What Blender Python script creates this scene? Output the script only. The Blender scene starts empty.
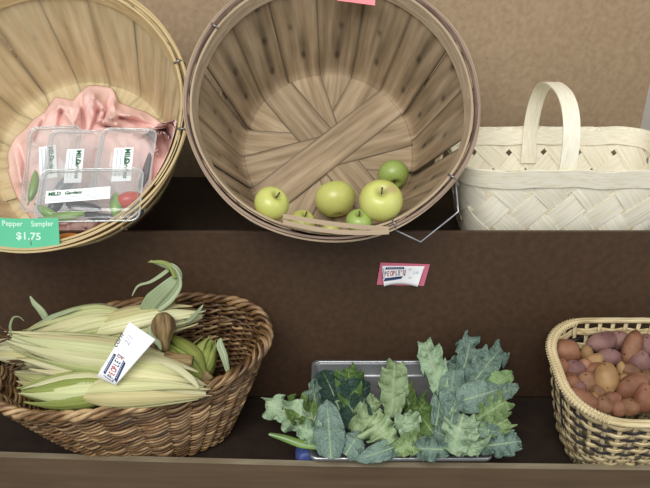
import bpy, bmesh, math, random
from mathutils import Vector, Matrix, noise as mnoise

PI = math.pi
R = math.radians
scn = bpy.context.scene
COL = scn.collection
rnd = random.Random(7)
V = Vector

# ------------------------------------------------------------------ camera frame
PITCH = R(27.0)
FPX = 697.0
CAM = V((0, 0, 1.5))
FWD = V((0, math.cos(PITCH), -math.sin(PITCH)))
UPV = V((0, math.sin(PITCH), math.cos(PITCH)))
RGT = V((1, 0, 0))


def ray(px, py):
    return FWD + RGT * ((px - 325) / FPX) - UPV * ((py - 244) / FPX)


def P(px, py, d):
    return CAM + ray(px, py) * d


def PY(px, py, y):
    r = ray(px, py)
    return CAM + r * (y / r.y)


def PZ(px, py, z):
    r = ray(px, py)
    return CAM + r * ((z - CAM.z) / r.z)


# ------------------------------------------------------------------ builders
def tag(o, label, cat, group=None, kind=None):
    o['label'] = label
    o['category'] = cat
    if group:
        o['group'] = group
    if kind:
        o['kind'] = kind
    return o


def empty(name, loc=(0, 0, 0), mat=None, rot=None):
    o = bpy.data.objects.new(name, None)
    o.empty_display_size = 0.02
    COL.objects.link(o)
    if mat is not None:
        o.matrix_world = mat
    else:
        o.location = loc
        if rot:
            o.rotation_euler = rot
    return o


def frame(origin, x, y, z):
    m = Matrix.Identity(4)
    for i, a in enumerate((x, y, z)):
        for k in range(3):
            m[k][i] = a[k]
    for k in range(3):
        m[k][3] = origin[k]
    return m


class MB:
    def __init__(self):
        self.v, self.f, self.uv, self.t = [], [], [], []

    def add(self, verts, faces, uvs=None, tints=None):
        n = len(self.v)
        self.v += [tuple(a) for a in verts]
        self.f += [tuple(i + n for i in f) for f in faces]
        self.uv += list(uvs) if uvs else [(0.5, 0.5)] * len(verts)
        self.t += list(tints) if tints else [(1, 1, 1)] * len(verts)

    def grid(self, fn, nu, nv, cu=False, cv=False):
        """fn(u, v) -> (pos, tint or None); u, v in 0..1"""
        vs, uv, ti = [], [], []
        for j in range(nv):
            for i in range(nu):
                u = i / (nu if cu else nu - 1)
                v = j / (nv if cv else nv - 1)
                p = fn(u, v)
                t = (1, 1, 1)
                if isinstance(p, tuple) and len(p) == 2:
                    p, t = p
                    if isinstance(t, (int, float)):
                        t = (t, t, t)
                vs.append(p)
                uv.append((u, v))
                ti.append(t)
        fs = []
        for j in range(nv if cv else nv - 1):
            for i in range(nu if cu else nu - 1):
                a = j * nu + i
                b = j * nu + (i + 1) % nu
                c = ((j + 1) % nv) * nu + (i + 1) % nu
                d = ((j + 1) % nv) * nu + i
                fs.append((a, b, c, d))
        self.add(vs, fs, uv, ti)

    def tube(self, pts, rad, n=8, closed=False, flat=1.0, tints=None, cap=True):
        m = len(pts)
        pts = [V(p) for p in pts]
        if not hasattr(rad, '__len__'):
            rad = [rad] * m
        T = []
        for i in range(m):
            if closed:
                t = pts[(i + 1) % m] - pts[i - 1]
            else:
                t = pts[min(i + 1, m - 1)] - pts[max(i - 1, 0)]
            T.append(t.normalized() if t.length > 1e-9 else V((0, 0, 1)))
        ref = V((0, 0, 1)) if abs(T[0].z) < .9 else V((1, 0, 0))
        nrm = (ref - T[0] * ref.dot(T[0])).normalized()
        vs, uv, ti = [], [], []
        length = 0
        for i in range(m):
            nrm = (nrm - T[i] * nrm.dot(T[i]))
            nrm = nrm.normalized() if nrm.length > 1e-6 else T[i].orthogonal().normalized()
            b = T[i].cross(nrm)
            if i:
                length += (pts[i] - pts[i - 1]).length
            for k in range(n):
                a = 2 * PI * k / n
                vs.append(pts[i] + nrm * (math.cos(a) * rad[i] * flat) + b * (math.sin(a) * rad[i]))
                uv.append((k / n, length))
                ti.append(tints[i] if tints else (1, 1, 1))
        fs = []
        for i in range(m if closed else m - 1):
            for k in range(n):
                j = (i + 1) % m
                fs.append((i * n + k, i * n + (k + 1) % n, j * n + (k + 1) % n, j * n + k))
        if cap and not closed:
            fs.append(tuple(range(n))[::-1])
            fs.append(tuple((m - 1) * n + k for k in range(n)))
        self.add(vs, fs, uv, ti)

    def box(self, c, s, rot=None):
        vs = []
        for x in (-1, 1):
            for y in (-1, 1):
                for z in (-1, 1):
                    p = V((x * s[0] / 2, y * s[1] / 2, z * s[2] / 2))
                    if rot is not None:
                        p = rot @ p
                    vs.append(V(c) + p)
        self.add(vs, [(0, 1, 3, 2), (4, 6, 7, 5), (0, 4, 5, 1), (2, 3, 7, 6), (0, 2, 6, 4), (1, 5, 7, 3)])

    def lathe(self, prof, n=32):
        def fn(u, v):
            k = v * (len(prof) - 1)
            i = min(int(k + 1e-6), len(prof) - 2) if len(prof) > 1 else 0
            f = k - i
            r = prof[i][0] * (1 - f) + prof[i + 1][0] * f
            z = prof[i][1] * (1 - f) + prof[i + 1][1] * f
            return V((r * math.cos(2 * PI * u), r * math.sin(2 * PI * u), z))
        self.grid(fn, n, len(prof), cu=True)

    def build(self, name, mat, parent=None, smooth=True, solid=0.0, bevel=0.0, weld=False, sub=0, offset=0.0, crisp=False):
        me = bpy.data.meshes.new(name)
        me.from_pydata(self.v, [], self.f)
        ul = me.uv_layers.new(name='UVMap')
        at = me.attributes.new('tint', 'FLOAT_COLOR', 'POINT')
        for i, t in enumerate(self.t):
            at.data[i].color = (t[0], t[1], t[2], 1)
        for lp in me.loops:
            ul.data[lp.index].uv = self.uv[lp.vertex_index]
        if smooth:
            me.polygons.foreach_set('use_smooth', [True] * len(me.polygons))
        if mat:
            me.materials.append(mat)
        me.update()
        o = bpy.data.objects.new(name, me)
        COL.objects.link(o)
        if parent:
            o.parent = parent
        if weld:
            m = o.modifiers.new('weld', 'WELD')
            m.merge_threshold = 1e-5
        if solid:
            m = o.modifiers.new('solid', 'SOLIDIFY')
            m.thickness = solid
            m.offset = offset
        if bevel:
            m = o.modifiers.new('bevel', 'BEVEL')
            m.width = bevel
            m.segments = 2
        if crisp:
            m = o.modifiers.new('crisp', 'EDGE_SPLIT')
            m.split_angle = R(45)
        if sub:
            m = o.modifiers.new('sub', 'SUBSURF')
            m.levels = m.render_levels = sub
        return o


# ------------------------------------------------------------------ materials
def lin(c):
    def f(x):
        x /= 255.0
        return x / 12.92 if x <= 0.04045 else ((x + .055) / 1.055) ** 2.4
    return (f(c[0]), f(c[1]), f(c[2]), 1)


def mat(name, cols, scale=(10, 10, 10), coord='Object', rough=.6, detail=4, bump=0.0, bscale=None, vary=0.0,
        tint=True, ramp=(.3, .7), spec=.3, metal=0.0, sss=0.0, trans=0.0, nscale=1.0, big=None, speck=None, alpha=1.0, hue=0.0):
    m = bpy.data.materials.new(name)
    m.use_nodes = True
    nt = m.node_tree
    N, L = nt.nodes, nt.links
    bs = N['Principled BSDF']
    bs.inputs['Roughness'].default_value = rough
    bs.inputs['Metallic'].default_value = metal
    bs.inputs['Specular IOR Level'].default_value = spec
    if sss:
        bs.inputs['Subsurface Weight'].default_value = sss
        bs.inputs['Subsurface Radius'].default_value = (.01, .01, .004)
        bs.inputs['Subsurface Scale'].default_value = .5
    if alpha < 1:
        bs.inputs['Alpha'].default_value = alpha
    tc = N.new('ShaderNodeTexCoord')
    mp = N.new('ShaderNodeMapping')
    mp.inputs['Scale'].default_value = scale
    L.new(tc.outputs[coord], mp.inputs['Vector'])
    oi = N.new('ShaderNodeObjectInfo')
    ad = N.new('ShaderNodeVectorMath')
    ad.operation = 'MULTIPLY_ADD'
    cx = N.new('ShaderNodeCombineXYZ')
    for k in range(3):
        L.new(oi.outputs['Random'], cx.inputs[k])
    L.new(cx.outputs[0], ad.inputs[0])
    ad.inputs[1].default_value = (37, 19, 53)
    L.new(mp.outputs[0], ad.inputs[2])
    no = N.new('ShaderNodeTexNoise')
    no.inputs['Scale'].default_value = nscale
    no.inputs['Detail'].default_value = detail
    L.new(ad.outputs[0], no.inputs['Vector'])
    rp = N.new('ShaderNodeValToRGB')
    els = rp.color_ramp.elements
    n = len(cols)
    for i, c in enumerate(cols):
        pos = ramp[0] + (ramp[1] - ramp[0]) * i / max(n - 1, 1)
        if i < 2:
            e = els[i]
            e.position = pos
        else:
            e = els.new(pos)
        e.color = lin(c)
    if n == 1:
        els[1].color = lin(cols[0])
    L.new(no.outputs[0], rp.inputs[0])
    col = rp.outputs[0]

    def mix(a, b, fac, mode='MULTIPLY'):
        x = N.new('ShaderNodeMix')
        x.data_type = 'RGBA'
        x.blend_type = mode
        if isinstance(fac, float):
            x.inputs[0].default_value = fac
        else:
            L.new(fac, x.inputs[0])
        L.new(a, x.inputs[6])
        if isinstance(b, tuple):
            x.inputs[7].default_value = b
        else:
            L.new(b, x.inputs[7])
        return x.outputs[2]
    if big:  # (scale, dark rgb multiplier, strength)
        n2 = N.new('ShaderNodeTexNoise')
        n2.inputs['Scale'].default_value = big[0]
        n2.inputs['Detail'].default_value = 3
        L.new(tc.outputs['Object'], n2.inputs['Vector'])
        r2 = N.new('ShaderNodeValToRGB')
        r2.color_ramp.elements[0].position = .35
        r2.color_ramp.elements[1].position = .65
        r2.color_ramp.elements[0].color = (big[1][0], big[1][1], big[1][2], 1)
        r2.color_ramp.elements[1].color = (1, 1, 1, 1)
        L.new(n2.outputs[0], r2.inputs[0])
        col = mix(col, r2.outputs[0], float(big[2]))
    if speck:  # (scale, threshold, colour)
        n3 = N.new('ShaderNodeTexNoise')
        n3.inputs['Scale'].default_value = speck[0]
        n3.inputs['Detail'].default_value = 1
        L.new(tc.outputs['Object'], n3.inputs['Vector'])
        mr = N.new('ShaderNodeMapRange')
        mr.inputs[1].default_value = speck[1]
        mr.inputs[2].default_value = speck[1] + .08
        L.new(n3.outputs[0], mr.inputs[0])
        col = mix(col, lin(speck[2]), mr.outputs[0], 'MIX')
    if tint:
        at = N.new('ShaderNodeAttribute')
        at.attribute_name = 'tint'
        col = mix(col, at.outputs['Color'], 1.0)
    if vary or hue:
        hs = N.new('ShaderNodeHueSaturation')
        mr = N.new('ShaderNodeMapRange')
        mr.inputs[3].default_value = 1 - vary
        mr.inputs[4].default_value = 1 + vary * .7
        L.new(oi.outputs['Random'], mr.inputs[0])
        L.new(mr.outputs[0], hs.inputs['Value'])
        if hue:
            mh = N.new('ShaderNodeMapRange')
            mh.inputs[3].default_value = .5 - hue
            mh.inputs[4].default_value = .5 + hue
            mm = N.new('ShaderNodeMath')
            mm.operation = 'MULTIPLY'
            mm.inputs[1].default_value = 7.31
            fr = N.new('ShaderNodeMath')
            fr.operation = 'FRACT'
            L.new(oi.outputs['Random'], mm.inputs[0])
            L.new(mm.outputs[0], fr.inputs[0])
            L.new(fr.outputs[0], mh.inputs[0])
            L.new(mh.outputs[0], hs.inputs['Hue'])
        L.new(col, hs.inputs['Color'])
        col = hs.outputs[0]
    L.new(col, bs.inputs['Base Color'])
    if bump:
        nb = no
        if bscale:
            nb = N.new('ShaderNodeTexNoise')
            nb.inputs['Scale'].default_value = bscale
            nb.inputs['Detail'].default_value = 3
            L.new(tc.outputs['Object'], nb.inputs['Vector'])
        bp = N.new('ShaderNodeBump')
        bp.inputs['Strength'].default_value = bump
        bp.inputs['Distance'].default_value = .002
        L.new(nb.outputs[0], bp.inputs['Height'])
        L.new(bp.outputs[0], bs.inputs['Normal'])
    if trans:
        out = N['Material Output']
        tr = N.new('ShaderNodeBsdfTranslucent')
        L.new(col, tr.inputs[0])
        ms = N.new('ShaderNodeMixShader')
        ms.inputs[0].default_value = trans
        L.new(bs.outputs[0], ms.inputs[1])
        L.new(tr.outputs[0], ms.inputs[2])
        L.new(ms.outputs[0], out.inputs['Surface'])
    return m


def clear_plastic(name, lo=.10):
    m = bpy.data.materials.new(name)
    m.use_nodes = True
    nt = m.node_tree
    N, L = nt.nodes, nt.links
    N.remove(N['Principled BSDF'])
    out = N['Material Output']
    tr = N.new('ShaderNodeBsdfTransparent')
    tr.inputs[0].default_value = (.97, .98, .98, 1)
    gl = N.new('ShaderNodeBsdfGlossy')
    gl.inputs['Roughness'].default_value = .12
    df = N.new('ShaderNodeBsdfDiffuse')
    df.inputs[0].default_value = (.85, .88, .88, 1)
    lw = N.new('ShaderNodeLayerWeight')
    lw.inputs[0].default_value = .35
    mr = N.new('ShaderNodeMapRange')
    mr.inputs[3].default_value = lo
    mr.inputs[4].default_value = .75
    L.new(lw.outputs['Facing'], mr.inputs[0])
    m1 = N.new('ShaderNodeMixShader')
    m1.inputs[0].default_value = .55
    L.new(gl.outputs[0], m1.inputs[1])
    L.new(df.outputs[0], m1.inputs[2])
    m2 = N.new('ShaderNodeMixShader')
    L.new(mr.outputs[0], m2.inputs[0])
    L.new(tr.outputs[0], m2.inputs[1])
    L.new(m1.outputs[0], m2.inputs[2])
    L.new(m2.outputs[0], out.inputs['Surface'])
    return m


def leaf_mat(name, blade, blade2, vein, rough=.55, crinkle=60, side=9, bump=.5):
    """Blade with a pale midrib and side veins, from the leaf's own u (across) and v (along)."""
    m = mat(name, [blade, blade2], scale=(18, 18, 18), rough=rough, vary=.12, hue=.012, trans=.12, spec=.35)
    nt = m.node_tree
    N, L = nt.nodes, nt.links
    bs = N['Principled BSDF']
    src = bs.inputs['Base Color'].links[0].from_socket
    uv = N.new('ShaderNodeUVMap')
    sx = N.new('ShaderNodeSeparateXYZ')
    L.new(uv.outputs[0], sx.inputs[0])

    def mth(op, a, b=None):
        x = N.new('ShaderNodeMath')
        x.operation = op
        for k, q in enumerate((a, b)):
            if q is None:
                continue
            if isinstance(q, (int, float)):
                x.inputs[k].default_value = q
            else:
                L.new(q, x.inputs[k])
        return x.outputs[0]
    a = mth('ABSOLUTE', mth('SUBTRACT', sx.outputs[0], .5))
    mid = N.new('ShaderNodeMapRange')
    mid.inputs[1].default_value = .018
    mid.inputs[2].default_value = .05
    mid.inputs[3].default_value = .6
    mid.inputs[4].default_value = 0
    L.new(a, mid.inputs[0])
    no = N.new('ShaderNodeTexNoise')
    no.inputs['Scale'].default_value = 6
    L.new(uv.outputs[0], no.inputs['Vector'])
    wob = mth('MULTIPLY', no.outputs[0], .12)
    fr = mth('FRACT', mth('MULTIPLY', mth('ADD', mth('SUBTRACT', sx.outputs[1], mth('MULTIPLY', a, .55)), wob), side))
    dv = mth('ABSOLUTE', mth('SUBTRACT', fr, .5))
    sv = N.new('ShaderNodeMapRange')
    sv.inputs[1].default_value = .02
    sv.inputs[2].default_value = .09
    sv.inputs[3].default_value = .26
    sv.inputs[4].default_value = 0
    L.new(dv, sv.inputs[0])
    mx = mth('MAXIMUM', mid.outputs[0], sv.outputs[0])
    x = N.new('ShaderNodeMix')
    x.data_type = 'RGBA'
    L.new(mx, x.inputs[0])
    L.new(src, x.inputs[6])
    x.inputs[7].default_value = lin(vein)
    L.new(x.outputs[2], bs.inputs['Base Color'])
    vo = N.new('ShaderNodeTexVoronoi')
    vo.inputs['Scale'].default_value = crinkle * 3
    tc = N.new('ShaderNodeTexCoord')
    L.new(tc.outputs['Object'], vo.inputs['Vector'])
    hh = mth('SUBTRACT', vo.outputs[0], mth('MULTIPLY', mx, .8))
    bp = N.new('ShaderNodeBump')
    bp.inputs['Strength'].default_value = bump
    bp.inputs['Distance'].default_value = .002
    L.new(hh, bp.inputs['Height'])
    L.new(bp.outputs[0], bs.inputs['Normal'])
    return m


M = {}
M['tan_board'] = mat('tan hardboard', [(156, 133, 106), (174, 151, 122)], scale=(110, 110, 110), rough=.7, detail=6, tint=False,
                     big=(3, (.93, .93, .92), 1.0), speck=(260, .72, (110, 88, 62)))
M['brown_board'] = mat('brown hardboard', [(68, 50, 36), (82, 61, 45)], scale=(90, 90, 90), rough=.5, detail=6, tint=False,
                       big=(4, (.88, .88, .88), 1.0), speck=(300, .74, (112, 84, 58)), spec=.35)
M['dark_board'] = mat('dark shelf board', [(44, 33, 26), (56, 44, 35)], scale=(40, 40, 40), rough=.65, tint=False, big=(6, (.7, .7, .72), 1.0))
M['rail_face'] = mat('front rail wood', [(88, 71, 54), (107, 87, 66)], scale=(4, 40, 60), rough=.6, tint=False, big=(5, (.8, .8, .8), 1.0))
M['rail_top'] = mat('rail lighter top edge', [(128, 116, 95), (156, 144, 121)], scale=(12, 60, 60), rough=.6, tint=False, big=(9, (.75, .72, .68), 1.0))
M['white_wall'] = mat('white painted board', [(222, 222, 218), (232, 232, 228)], scale=(8, 8, 8), rough=.6, tint=False)
M['floor'] = mat('grey concrete', [(120, 116, 110), (140, 136, 128)], scale=(5, 5, 5), rough=.8, tint=False)
M['stave_grey'] = mat('weathered stave wood', [(140, 121, 92), (166, 146, 114), (187, 168, 136)], scale=(7, 2.2, 1), coord='UV', rough=.7, vary=.10,
                      bump=.25, big=(9, (.84, .83, .84), 1.0), detail=6)
M['stave_yellow'] = mat('yellow stave wood', [(180, 162, 122), (203, 185, 145), (217, 202, 164)], scale=(5, 2, 1), coord='UV', rough=.65, vary=.07, bump=.2, detail=6)
M['hoop_grey'] = mat('weathered hoop wood', [(150, 130, 104), (186, 166, 140)], scale=(30, 3, 1), coord='UV', rough=.65, detail=6, bump=.3)
M['hoop_pink'] = mat('reddish weathered hoop', [(120, 96, 84), (166, 144, 126)], scale=(30, 3, 1), coord='UV', rough=.65, detail=6, bump=.3)
M['hoop_yellow'] = mat('yellow hoop wood', [(172, 146, 100), (208, 186, 142)], scale=(30, 3, 1), coord='UV', rough=.6, detail=6, bump=.3)
M['wire'] = mat('galvanised wire', [(140, 140, 142), (175, 175, 178)], scale=(30, 30, 30), rough=.35, metal=.9, tint=False)
M['white_splint'] = mat('cream splint', [(228, 219, 190), (241, 234, 212), (247, 243, 227)], scale=(14, 3, 1), coord='UV', rough=.55, vary=.05, detail=5, bump=.12)
M['cream_rod'] = mat('cream weaver', [(160, 138, 96), (206, 188, 146), (228, 214, 178)], scale=(3, 25, 1), coord='UV', rough=.5, vary=.1, detail=4, bump=.2)
M['dark_rod'] = mat('dark weaver', [(22, 20, 26), (50, 44, 50), (120, 104, 84)], scale=(3, 22, 1), coord='UV', rough=.55, detail=4, ramp=(.35, .75))
M['wicker'] = mat('brown wicker rod', [(48, 30, 19), (116, 84, 51), (196, 166, 124)], scale=(2, 26, 1), coord='UV', rough=.42, vary=.14, detail=5, bump=.25, spec=.45)
M['wicker_dark'] = mat('dark wicker stake', [(60, 40, 26), (96, 68, 42)], scale=(2, 20, 1), coord='UV', rough=.5)
M['apple'] = mat('green apple skin', [(186, 189, 98), (208, 209, 124)], scale=(16, 16, 16), rough=.32, spec=.5, sss=.08, speck=(330, .7, (214, 216, 130)))
M['apple_green'] = mat('greener apple skin', [(138, 162, 78), (164, 182, 100)], scale=(16, 16, 16), rough=.32, spec=.5, sss=.08, speck=(330, .7, (200, 210, 130)))
M['stem_brown'] = mat('brown stem', [(74, 54, 30), (104, 80, 48)], scale=(60, 60, 60), rough=.7)
M['husk'] = mat('pale corn husk', [(178, 178, 126), (208, 205, 160), (226, 222, 188)], scale=(34, 1.1, 1), coord='UV', rough=.5, vary=.09, hue=.01, detail=5, bump=.5, trans=.1)
M['husk_green'] = mat('green corn husk', [(112, 130, 60), (148, 160, 84), (186, 190, 122)], scale=(34, 1.1, 1), coord='UV', rough=.5, vary=.08, detail=5, bump=.5, trans=.1)
M['husk_grey'] = mat('grey green husk', [(120, 136, 98), (166, 180, 140), (196, 204, 172)], scale=(22, 1.6, 1), coord='UV', rough=.55, detail=5, bump=.5, trans=.1)
M['butt'] = mat('dry brown ear stalk', [(84, 64, 42), (134, 110, 72), (168, 148, 106)], scale=(14, 30, 1), coord='UV', rough=.7, detail=5, bump=.4)
M['silk'] = mat('dried corn silk', [(62, 42, 28), (112, 80, 50)], scale=(10, 10, 1), coord='UV', rough=.6)
M['paper'] = mat('white paper', [(236, 236, 236), (244, 244, 244)], scale=(20, 20, 20), rough=.7, tint=False)
M['paper_pink'] = mat('pink paper', [(206, 106, 130), (218, 122, 144)], scale=(20, 20, 20), rough=.7, tint=False)
M['paper_pink2'] = mat('light pink paper', [(238, 132, 138), (244, 146, 150)], scale=(20, 20, 20), rough=.7, tint=False)
M['paper_green'] = mat('mint green paper', [(92, 186, 144), (106, 198, 156)], scale=(8, 8, 8), rough=.7, tint=False)
M['ink_white'] = mat('white chalk ink', [(206, 238, 222)], rough=.7, tint=False)
M['ink_navy'] = mat('navy ink', [(44, 58, 100)], rough=.7, tint=False)
M['ink_red'] = mat('red ink', [(178, 62, 70)], rough=.7, tint=False)
M['ink_pale'] = mat('pale blue ink', [(168, 180, 200)], rough=.7, tint=False)
M['ink_green'] = mat('green print', [(28, 96, 62)], rough=.7, tint=False)
M['ink_black'] = mat('black ink', [(40, 42, 50)], rough=.7, tint=False)
M['clear'] = clear_plastic('clear plastic')
M['clear_edge'] = clear_plastic('clear plastic edge', .42)  # whitened, so the lip's edge highlight is put into the colour
M['cloth'] = mat('pink cotton cloth', [(234, 194, 186), (246, 212, 205)], scale=(9, 9, 9), rough=.85, tint=True, bump=.1, bscale=700)
M['steel'] = mat('stainless steel', [(150, 152, 154), (182, 184, 186)], scale=(4, 60, 4), rough=.3, metal=.85, tint=False)
M['steel_in'] = mat('dull steel inside', [(130, 132, 134), (160, 162, 164)], scale=(4, 40, 4), rough=.38, metal=.8, tint=False)
M['blue_bag'] = mat('blue plastic', [(60, 74, 140), (96, 112, 176)], scale=(30, 30, 30), rough=.4, tint=False)
M['potato_red'] = mat('red potato skin', [(110, 70, 50), (136, 92, 68), (152, 112, 86)], scale=(26, 26, 26), rough=.6, vary=.1, bump=.3, bscale=160, speck=(120, .68, (92, 52, 40)))
M['potato_purple'] = mat('purple potato skin', [(102, 70, 66), (130, 94, 88), (144, 111, 103)], scale=(26, 26, 26), rough=.6, vary=.08, bump=.3, bscale=160, speck=(120, .68, (76, 46, 50)))
M['potato_tan'] = mat('tan potato skin', [(124, 92, 58), (152, 118, 78), (168, 134, 94)], scale=(26, 26, 26), rough=.6, vary=.1, bump=.3, bscale=160, speck=(120, .68, (104, 74, 46)))
M['potato_brown'] = mat('brown potato skin', [(96, 66, 46), (132, 94, 68), (150, 112, 84)], scale=(26, 26, 26), rough=.6, vary=.1, bump=.3, bscale=160, speck=(120, .68, (70, 46, 32)))
M['kale_blue'] = leaf_mat('blue green kale', (100, 124, 112), (134, 158, 142), (172, 190, 162), crinkle=90, side=10, bump=.8)
M['kale_dark'] = leaf_mat('dark kale', (44, 68, 58), (66, 92, 78), (110, 136, 110), crinkle=90, bump=.8)
M['kale_green'] = leaf_mat('light curly kale', (120, 148, 96), (150, 174, 120), (186, 202, 152), crinkle=60, side=7)
M['kale_mint'] = leaf_mat('mint curly kale', (140, 166, 132), (176, 198, 162), (204, 216, 182), crinkle=60, side=7)
M['kale_sage'] = leaf_mat('sage kale', (136, 156, 112), (164, 182, 138), (192, 204, 160), crinkle=60, side=7, bump=.3)
M['kale_leafy'] = leaf_mat('deep green kale', (82, 108, 56), (108, 134, 72), (152, 172, 108), crinkle=60, side=7)
M['kale_stem'] = mat('kale stem', [(136, 158, 118), (164, 182, 142)], scale=(20, 20, 20), rough=.5)
M['stem_green'] = mat('green leaf stalk', [(92, 124, 54), (128, 158, 84)], scale=(4, 10, 1), coord='UV', rough=.45)
M['pepper_red'] = mat('red pepper skin', [(184, 52, 34), (204, 78, 50)], scale=(20, 20, 20), rough=.25, spec=.5)
M['pepper_green'] = mat('green pepper skin', [(96, 136, 50), (136, 168, 74)], scale=(20, 20, 20), rough=.25, spec=.5)
M['pepper_orange'] = mat('orange pepper skin', [(216, 124, 38), (228, 146, 56)], scale=(20, 20, 20), rough=.25, spec=.5)
M['pepper_dark'] = mat('dark purple pepper skin', [(44, 40, 50), (66, 60, 70)], scale=(20, 20, 20), rough=.25, spec=.5)


# ------------------------------------------------------------------ text
def text_mesh(s, size, parent, m, loc=(0, 0), rot=0.0, bold=0.0, shear=0.0, align='LEFT', warp=None, name='lettering', xs=1.0, lift=.0006):
    cu = bpy.data.curves.new('txt', 'FONT')
    cu.body = s
    cu.size = size
    cu.offset = bold
    cu.shear = shear
    cu.align_x = align
    cu.align_y = 'CENTER'
    cu.resolution_u = 3
    to = bpy.data.objects.new('txt', cu)
    COL.objects.link(to)
    dg = bpy.context.evaluated_depsgraph_get()
    me = bpy.data.meshes.new_from_object(to.evaluated_get(dg))
    bpy.data.objects.remove(to)
    c, sn = math.cos(rot), math.sin(rot)
    for v in me.vertices:
        x, y = v.co.x * xs, v.co.y
        X, Y = x * c - y * sn + loc[0], x * sn + y * c + loc[1]
        v.co = (X, Y, (warp(X, Y) if warp else 0) + lift)
    me.materials.clear()
    me.materials.append(m)
    me.name = name
    o = bpy.data.objects.new(name, me)
    COL.objects.link(o)
    o.parent = parent
    return o


def patch(name, parent, m, poly, warp=None, lift=.0005):
    """Flat printed shape: polygon (list of (x, y)) on a card."""
    b = MB()
    b.add([(x, y, (warp(x, y) if warp else 0) + lift) for x, y in poly], [tuple(range(len(poly)))])
    return b.build(name, m, parent, smooth=False)


def card_mesh(w, h, warp=None, nx=16, ny=6, corners=None):
    b = MB()

    def fn(u, v):
        if corners:
            (x0, y0), (x1, y1), (x2, y2), (x3, y3) = corners   # bl br tr tl
            x = (x0 * (1 - u) + x1 * u) * (1 - v) + (x3 * (1 - u) + x2 * u) * v
            y = (y0 * (1 - u) + y1 * u) * (1 - v) + (y3 * (1 - u) + y2 * u) * v
        else:
            x, y = (u - .5) * w, (v - .5) * h
        return V((x, y, warp(x, y) if warp else 0))
    b.grid(fn, nx, ny)
    return b


def market_emblem(root, cx, cy, s, rot=0.0, warp=None):
    """The printed two-band emblem with the word between the bands. s = emblem width."""
    c, sn = math.cos(rot), math.sin(rot)

    def T(p):
        return (cx + (p[0] * c - p[1] * sn) * s, cy + (p[0] * sn + p[1] * c) * s)
    em = patch('emblem', root, M['ink_navy'], [T(p) for p in [(-.42, .22), (.48, .25), (.46, .36), (-.38, .33)]], warp)
    b = MB()
    for poly in ([(-.46, -.34), (-.4, -.2), (.44, -.12), (.38, -.26)],
                 [(-.52, -.2), (-.5, -.22), (-.47, .24), (-.49, .26)],
                 [(.5, -.1), (.53, -.12), (.55, .2), (.52, .22)],
                 [(-.52, -.2), (-.42, -.19), (-.42, -.16), (-.52, -.17)]):
        q = [T(p) for p in poly]
        b.add([(x, y, (warp(x, y) if warp else 0) + .0005) for x, y in q], [(0, 1, 2, 3)])
    b.build('emblem', M['ink_navy'], root, smooth=False)
    wb = MB()
    for k in range(9):
        x0 = -.32 + k * .082
        for y0 in (.265 + k * .003, -.262 + k * .009):
            q = [T(p) for p in [(x0, y0), (x0 + .05, y0), (x0 + .05, y0 + .045), (x0, y0 + .045)]]
            wb.add([(x, y, (warp(x, y) if warp else 0) + .0009) for x, y in q], [(0, 1, 2, 3)])
    wb.build('fine_print', M['ink_pale'], em, smooth=False)
    cols = ['ink_navy', 'ink_red', 'ink_red', 'ink_red', 'ink_navy', 'ink_navy', 'ink_navy', 'ink_red']
    for k, ch in enumerate("PEOPLE'S"):
        x, y = T((-.43 + k * .128 - (.05 if k == 7 else 0), -.015 + k * .010))
        text_mesh(ch, s * .36, root, M[cols[k]], (x, y), rot, bold=s * .006, warp=warp, xs=.50)
    return em


# ------------------------------------------------------------------ the setting
Z0 = 1.5
YB = .96                       # riser between the tiers
Z_LIP = Z0 - .468              # top edge of the riser
Z_LOW = Z0 - .7876             # lower shelf
Z_UP = Z0 - .512               # upper shelf
Y_WALL = 1.30
X_WALL = .60

bk = MB()
bk.box((-.35, Y_WALL + .01, 1.45), (2.1, .02, 2.9))
o = bk.build('wall_back', M['tan_board'], smooth=False)
o['kind'] = 'structure'
bk = MB()
bk.box((X_WALL + .06 + .01, 1.14, 1.45), (.02, .34, 2.9))
PWR = PY(637, 145, Y_WALL - .001)
X_WALL = PWR.x
bk = MB()
bk.box((X_WALL + .01, 1.14, 1.45), (.02, .32, 2.9))
o = bk.build('wall_right', M['white_wall'], smooth=False)
o['kind'] = 'structure'
bk = MB()
bk.box((0, .2, -.01), (6, 6, .02))
o = bk.build('floor', M['floor'], smooth=False)
o['kind'] = 'structure'

shelf = empty('display_shelf', (-.1, .95, 0))
tag(shelf, 'brown hardboard two-tier display shelf carrying all the baskets', 'display shelf')
XL, XR = -1.0, .95


def part_box(name, c, s, m, bev=.0015):
    b = MB()
    b.box(V(c) - shelf.location, s)
    return b.build(name, m, shelf, smooth=False, bevel=bev)


xm, xw = (XL + XR) / 2, XR - XL
part_box('riser_panel', (xm, YB + .003, (Z_LIP + Z_LOW) / 2), (xw, .006, Z_LIP - Z_LOW), M['brown_board'], .0008)
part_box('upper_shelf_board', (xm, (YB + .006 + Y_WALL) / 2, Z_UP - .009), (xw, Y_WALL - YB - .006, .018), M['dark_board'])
part_box('lower_shelf_board', (xm, (.785 + YB) / 2, Z_LOW - .009), (xw, YB - .785, .018), M['dark_board'])


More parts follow.
